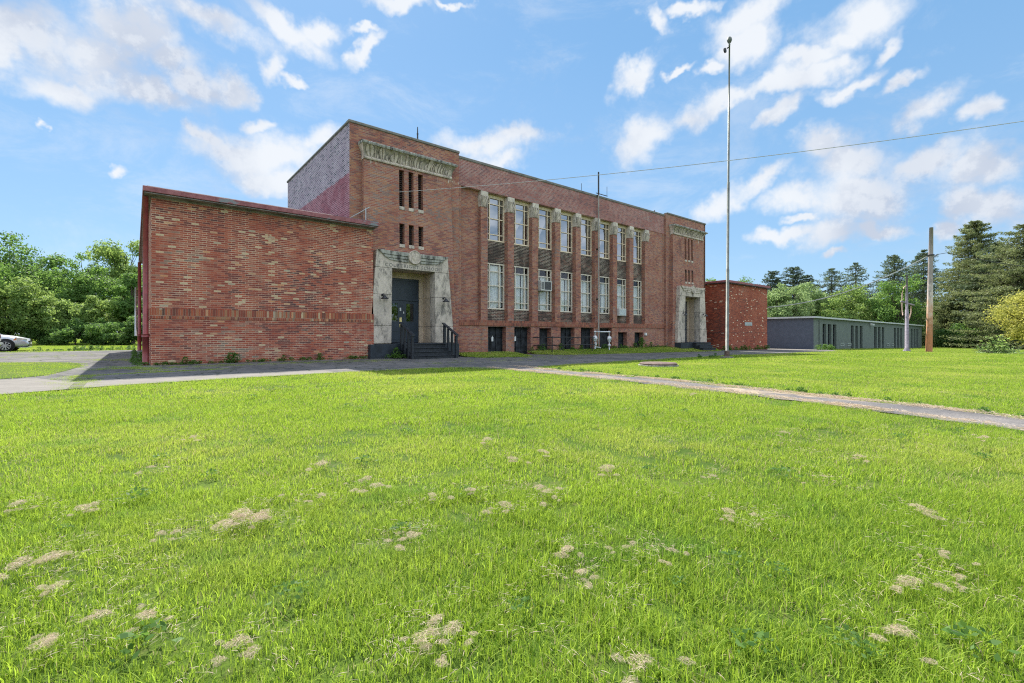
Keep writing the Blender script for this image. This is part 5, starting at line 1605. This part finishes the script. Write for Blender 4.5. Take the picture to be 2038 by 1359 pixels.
M['silver'] = paint('silver car paint', (.56, .57, .60)); M['dark_paint'] = paint('plum car paint', (.06, .045, .06))
M['tyre'] = simple('tyre rubber', (.018, .018, .019), .85); M['alloy'] = simple('alloy rim', (.62, .62, .63), .3, .8, .05)
M['lamp_clear'] = simple('headlamp lens', (.75, .76, .74), .12, .2, .1, 20); M['lamp_amber'] = simple('amber lens', (.7, .22, .05), .2); M['lamp_red'] = simple('red tail lens', (.4, .02, .03), .2)
M['plate'] = simple('blank plate', (.6, .6, .58), .5)


def car(name, paintm, label, group):
    """sedan, nose at +x, origin on the ground under the middle"""
    t = thing(name, (0, 0, 0), label, 'car', group)
    st = [(-2.32, .60, .42, .66), (-2.27, .72, .30, .86), (-2.1, .82, .24, .98), (-1.6, .89, .20, 1.02), (-.9, .90, .20, 1.0), (0, .90, .20, .98), (.75, .90, .20, .97), (1.15, .89, .20, .95), (1.6, .87, .21, .89), (1.95, .82, .22, .80), (2.18, .74, .24, .69), (2.30, .62, .28, .58), (2.34, .50, .34, .50)]
    mb = MB(); N_ = 15
    for x, w, zb, zt_ in st:
        ring = [(-w * .84, zb), (-w * .97, zb + .08), (-w, zb + (zt_ - zb) * .45), (-w * .985, zb + (zt_ - zb) * .72), (-w * .93, zt_ - .06), (-w * .84, zt_ - .015), (-w * .5, zt_ + .025)]
        ring = ring + [(0, zt_ + .035)] + [(-a, b) for a, b in reversed(ring)]
        mb.v += [(x, a, b) for a, b in ring]
    for i in range(len(st) - 1):
        for k in range(N_):
            a = i * N_ + k; b = i * N_ + (k + 1) % N_
            mb.f.append((a, a + N_, b + N_, b)); mb.mi.append(0)
    mb.f.append(tuple(range(N_))); mb.f.append(tuple(reversed(range((len(st) - 1) * N_, len(st) * N_)))); mb.mi += [0, 0]
    body = mb.build('body', paintm, t, True)
    sb = body.modifiers.new('smooth', 'SUBSURF'); sb.levels = 1; sb.render_levels = 2
    # cabin
    cs = [(-1.75, .72, 1.0, 1.01), (-1.2, .70, .98, 1.36), (-.5, .66, .97, 1.45), (.1, .66, .97, 1.43), (.55, .69, .96, 1.28), (1.12, .74, .94, .96)]
    mb = MB()
    for x, w, zb, zt_ in cs:
        mb.v += [(x, -w * 1.12, zb - .05), (x, -w * (1.1 - .25 * (zt_ - zb) / .48), zt_ - .04), (x, -w * .6, zt_), (x, w * .6, zt_), (x, w * (1.1 - .25 * (zt_ - zb) / .48), zt_ - .04), (x, w * 1.12, zb - .05)]
    for i in range(len(cs) - 1):
        for k in range(5): a = i * 6 + k; mb.f.append((a, a + 6, a + 7, a + 1)); mb.mi.append(0)
    mb.build('window', 'glass_car', t, True)
    mb = MB(); mb.grid(lambda a, b: (-1.15 + 1.35 * a, (b - .5) * 1.06, 1.40 + .055 * math.sin(PI * a) + .03 * math.sin(PI * b)), 8, 6)
    for s in (-1, 1):
        mb.tube([(1.1, s * .80, .93), (.5, s * .66, 1.27), (.12, s * .6, 1.40)], .03, 6); mb.tube([(-1.75, s * .78, .99), (-1.15, s * .6, 1.38)], .04, 6); mb.tube([(-.35, s * .80, .95), (-.4, s * .6, 1.41)], .025, 6)
        mb.tube([(.12, s * .6, 1.40), (-.5, s * .6, 1.42), (-1.15, s * .6, 1.38)], .03, 6)
    mb.build('roof', paintm, t, True)
    for s in (-1, 1):
        for x in (1.42, -1.38):
            y = s * .86
            mb = MB(); mb.lathe([(.39, -.03), (.39, .035)], (x, y + s * .01, .35), 'y', 28)
            mb.build('wheel_arch', 'tyre', t)
            mb = MB(); mb.lathe([(.20, -.08), (.30, -.085), (.328, -.05), (.33, .05), (.30, .085), (.2, .08)], (x, y, .33), 'y', 30); wh = mb.build('wheel', 'tyre', t, True)
            mb = MB(); yy = y + s * .07
            mb.lathe([(.225, -.03), (.24, -.03), (.245, .02), (.225, .02), (.225, -.03)], (x, yy, .33), 'y', 30, False); mb.lathe([(.02, -.02), (.05, -.02), (.05, .02), (.02, .02)], (x, yy, .33), 'y', 12)
            for k in range(9):
                q = k * 2 * PI / 9; c_, s_ = math.cos(q), math.sin(q)
                mb.v += [(x + c_ * r_ - s_ * w_, yy + s * .015, .33 + s_ * r_ + c_ * w_) for r_, w_ in ((.04, .02), (.23, .03), (.23, -.03), (.04, -.02))]
                i = len(mb.v) - 4; mb.f.append((i, i + 1, i + 2, i + 3)); mb.mi.append(0)
            mb.build('rim', 'alloy', wh)
        mb = MB()   # headlamp wraps round the corner
        mb.grid(lambda a, b, s=s: (1.80 + .46 * a, s * (.845 - .33 * a ** 1.8 + .012), .61 + .03 * (1 - a) + (.20 - .09 * a) * b), 8, 3)
        hl = mb.build('headlight', 'lamp_clear', t, True)
        mb = MB(); mb.grid(lambda a, b, s=s: (1.74 + .12 * a, s * (.868 - .018 * a), .64 + .03 * a + .13 * b * (.4 + .6 * a)), 4, 3); mb.build('indicator', 'lamp_amber', hl)
        mb = MB(); mb.grid(lambda a, b, s=s: (-2.0 - .28 * a, s * (.86 - .18 * a ** 2), .70 + .16 * b), 6, 3); mb.build('tail_light', 'lamp_red', t)
        mb = MB(); mb.box(.68, .86, s * .98 - .09, s * .98 + .09, .96, 1.09); bevel(mb.build('mirror', paintm, t), .03, 2)
    mb = MB(); mb.box(2.255, 2.36, -.42, .42, .53, .60); mb.box(2.24, 2.35, -.5, .5, .30, .40); mb.build('grille', 'black_metal', t)
    mb = MB(); mb.box(2.351, 2.365, -.2, .2, .41, .52); mb.box(-2.36, -2.34, -.2, .2, .6, .72); mb.build('licence_plate', 'plate', t)
    mb = MB(); mb.box(-2.36, -2.25, -.7, .7, .44, .52); mb.box(1.9, 2.3, -.73, .73, .215, .25); mb.build('bumper_trim', 'galv', t)
    return t


c1 = car('parked_car', 'silver', 'silver sedan with its bonnet showing in front of the left shrubs', 'parked cars at the left edge')
c1.location = (-7.2, 40.1, 0)
c2 = copy_tree(c1, (-7.45, 33.4, 0), PI, (1.0, 1.0, 1.12), 'dark plum car cut by the left edge, only its tail corner showing')
for ch in [o for o in COL.objects if o.parent is c2 and o.name.split('.')[0] in ('body', 'roof', 'mirror')]:
    ch.data = ch.data.copy(); ch.data.materials.clear(); ch.data.materials.append(M['dark_paint'])

# ================================================================== SKY, SUN, CAMERA
SX, SY = .22, .89
elev = math.atan2(1.0, math.hypot(SX, SY)); azim = math.atan2(SX, SY)     # azimuth from +y towards +x
sun = bpy.data.lights.new('sun', 'SUN'); sun.energy = 3.5; sun.angle = R(.53); sun.color = (1, .95, .86)
so = bpy.data.objects.new('sun', sun); COL.objects.link(so)
so.rotation_euler = Vector((SX, SY, 1.0)).to_track_quat('Z', 'Y').to_euler()
so.location = (20, 20, 60)

w = bpy.data.worlds.new('World'); sc.world = w; w.use_nodes = True
w.node_tree.nodes.clear(); nt = NT(w.node_tree)
out = nt.node('ShaderNodeOutputWorld'); bg = nt.node('ShaderNodeBackground'); nt.l.new(bg.outputs[0], out.inputs[0])
sky = nt.node('ShaderNodeTexSky', sky_type='NISHITA'); sky.sun_disc = False; sky.sun_elevation = elev; sky.sun_rotation = azim
sky.altitude = 200; sky.air_density = 1.0; sky.dust_density = .3; sky.ozone_density = 2.0
tc = nt.node('ShaderNodeTexCoord'); d = tc.outputs['Generated']
ds = nt.sep(d)
az = nt.m('ARCTAN2', ds[0], ds[1]); el = nt.m('ARCSINE', ds[2])
ae = nt.xyz(az, el, 0.0)
wp = nt.noise(d, 5.5, 5, .6, 0, True)
wp2 = nt.noise(d, 22, 4, .6, 0, True)
q = nt.vm('ADD', ae, nt.vm('SCALE', nt.vm('SUBTRACT', wp, (.5, .5, .5)), scale=.13))
q = nt.vm('ADD', q, nt.vm('SCALE', nt.vm('SUBTRACT', wp2, (.5, .5, .5)), scale=.035))
qs = nt.sep(q); q = nt.xyz(qs[0], qs[1], 0.0)


def azel(px, py):
    r = (px - CX) / F; s = (HY - py) / F
    x, y = CA + SA * r, SA - CA * r
    return math.atan2(x, y), math.atan2(s, math.hypot(x, y))


CLOUDS = [(40, 60, 130, 60, 0), (180, 120, 120, 75, 0), (290, 60, 90, 45, 15), (230, 60, 80, 40, 0), (330, 110, 100, 50, 0), (420, 40, 130, 42, 0), (560, 30, 100, 32, -20), (640, 52, 50, 24, 0), (120, 175, 80, 42, 0), (300, 185, 130, 38, 0), (390, 160, 90, 40, 0), (465, 168, 36, 28, 0), (10, 90, 50, 60, 0), (548, 118, 22, 32, -35), (590, 150, 40, 12, -20), (505, 237, 48, 16, 10), (405, 268, 34, 18, 10), (480, 300, 95, 52, 0), (570, 300, 110, 45, 0), (540, 345, 100, 32, 0), (650, 290, 50, 35, 0), (735, 102, 40, 17, 30), (735, 68, 25, 10, 0), (810, 8, 70, 20, 0), (890, 4, 40, 10, 0), (970, 280, 105, 32, 5), (1020, 268, 60, 22, 0), (1000, 310, 60, 25, 0),
          (1275, 160, 50, 26, 30), (1320, 38, 34, 20, -30), (1350, 140, 30, 10, 20), (1380, 15, 40, 14, 0), (1415, 135, 30, 14, 0), (1490, 28, 85, 42, 15), (1480, 90, 50, 50, 0), (1700, 40, 115, 60, 0), (1650, 90, 70, 32, 0), (1750, 105, 60, 16, 25), (1580, 130, 70, 24, 0), (1640, 140, 50, 25, 0), (1290, 268, 62, 48, 30), (1350, 232, 80, 34, 15), (1440, 200, 90, 24, 10), (1520, 175, 90, 26, 10), (1590, 160, 80, 28, 0), (1680, 172, 70, 18, 10), (1790, 170, 48, 17, 5), (1545, 236, 60, 22, 30), (1840, 228, 75, 36, 20), (1960, 232, 48, 22, 10), (1690, 325, 130, 58, 0), (1630, 290, 60, 30, 0), (1720, 390, 120, 46, 0), (1860, 325, 110, 36, 5), (1970, 335, 100, 40, 0), (1440, 395, 62, 32, 15), (1520, 355, 55, 22, 30), (1590, 390, 70, 30, 0), (1650, 465, 75, 36, 15), (1740, 446, 60, 20, 0), (1960, 408, 90, 40, 5), (1640, 515, 26, 9, 0), (1590, 435, 30, 10, 0), (1870, 450, 45, 22, 0), (1560, 470, 60, 16, 0), (220, 350, 30, 12, 20), (80, 250, 14, 8, 0)]
fld = None
for px, py, rx, ry, ro in CLOUDS:
    a0, e0 = azel(px, py); a1, _ = azel(px + 30, py); _, e1 = azel(px, py - 30)
    mp = nt.node('ShaderNodeMapping', vector_type='TEXTURE'); nt.put(mp.inputs['Vector'], q)
    mp.inputs['Location'].default_value = (a0, e0, 0); mp.inputs['Rotation'].default_value = (0, 0, R(ro))
    mp.inputs['Scale'].default_value = ((a1 - a0) / 30 * rx * 1.25, (e1 - e0) / 30 * ry * 1.3, 1)
    v_ = nt.m('SUBTRACT', 1.0, nt.vm('LENGTH', mp.outputs[0]))
    fld = v_ if fld is None else nt.m('SMOOTH_MAX', fld, v_, .25)
# unseen cloud deck added behind the camera to lift light on the facade
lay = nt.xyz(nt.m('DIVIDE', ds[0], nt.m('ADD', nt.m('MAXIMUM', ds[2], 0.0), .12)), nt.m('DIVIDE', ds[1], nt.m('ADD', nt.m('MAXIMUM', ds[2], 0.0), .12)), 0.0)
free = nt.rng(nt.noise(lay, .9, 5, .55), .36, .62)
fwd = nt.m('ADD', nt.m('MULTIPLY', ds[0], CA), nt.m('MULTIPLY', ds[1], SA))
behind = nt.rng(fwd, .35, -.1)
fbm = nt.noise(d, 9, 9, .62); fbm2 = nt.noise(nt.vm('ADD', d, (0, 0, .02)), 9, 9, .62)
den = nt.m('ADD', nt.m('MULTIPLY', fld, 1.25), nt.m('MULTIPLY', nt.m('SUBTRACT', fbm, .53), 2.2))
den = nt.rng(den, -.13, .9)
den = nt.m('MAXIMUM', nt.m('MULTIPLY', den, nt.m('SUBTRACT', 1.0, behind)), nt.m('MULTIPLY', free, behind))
veil = nt.rng(nt.noise(nt.vm('MULTIPLY', d, (1, 1, 2.2)), 4.5, 8, .68, .4), .48, .72, 0, .30)
den = nt.m('MAXIMUM', den, veil)
den = nt.m('MULTIPLY', den, nt.rng(ds[2], .0, .06))
shade = nt.rng(nt.m('SUBTRACT', fbm, fbm2), -.05, .06)
under = nt.noise(d, 3.2, 3, .5)
cl = nt.mix(nt.m('MULTIPLY', nt.rng(under, .42, .62), nt.m('SUBTRACT', 1.0, nt.m('MULTIPLY', shade, .5))), (.93, .96, 1.0), (.60, .66, .78))
SKY = .08
skyc = nt.vm('SCALE', sky.outputs[0], scale=SKY)
# thin high haze evens the blue towards the horizon
grad = nt.ramp(nt.m('DIVIDE', el, 1.5708), [(0, (.155, .25, .345)), (.12, (.118, .218, .34)), (.35, (.086, .187, .322)), (1, (.065, .145, .285))])
skyc = nt.mix(.8, skyc, grad)
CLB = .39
fin = nt.mix(nt.m('MULTIPLY', den, .93), skyc, nt.vm('SCALE', cl, scale=nt.m('ADD', CLB, nt.m('MULTIPLY', behind, .5))))  # clouds behind the camera brightened as fill for the shaded front
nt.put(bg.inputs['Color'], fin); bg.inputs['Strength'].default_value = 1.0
w.cycles.sampling_method = 'MANUAL'; w.cycles.sample_map_resolution = 512

cam = bpy.data.cameras.new('camera'); co = bpy.data.objects.new('camera', cam); COL.objects.link(co)
co.location = (0, 0, 1.0)
co.rotation_euler = (PI / 2, 0, -math.atan2(CA, SA))
cam.sensor_width = 36; cam.lens = F / 2038 * 36; cam.shift_y = -(679.5 - HY) / 2038
cam.clip_end = 6000; cam.clip_start = .05
sc.camera = co
sc.view_settings.view_transform = 'Standard'; sc.view_settings.look = 'None'; sc.view_settings.gamma = 1
sc.view_settings.exposure = 1.35
cy = sc.cycles
cy.max_bounces = 6; cy.diffuse_bounces = 3; cy.glossy_bounces = 3; cy.transmission_bounces = 4; cy.transparent_max_bounces = 8
cy.caustics_reflective = False; cy.caustics_refractive = False; cy.sample_clamp_indirect = 6
cy.use_adaptive_sampling = False
cy.use_denoising = False
cy.pixel_filter_type = 'BLACKMAN_HARRIS'; cy.filter_width = 1.15
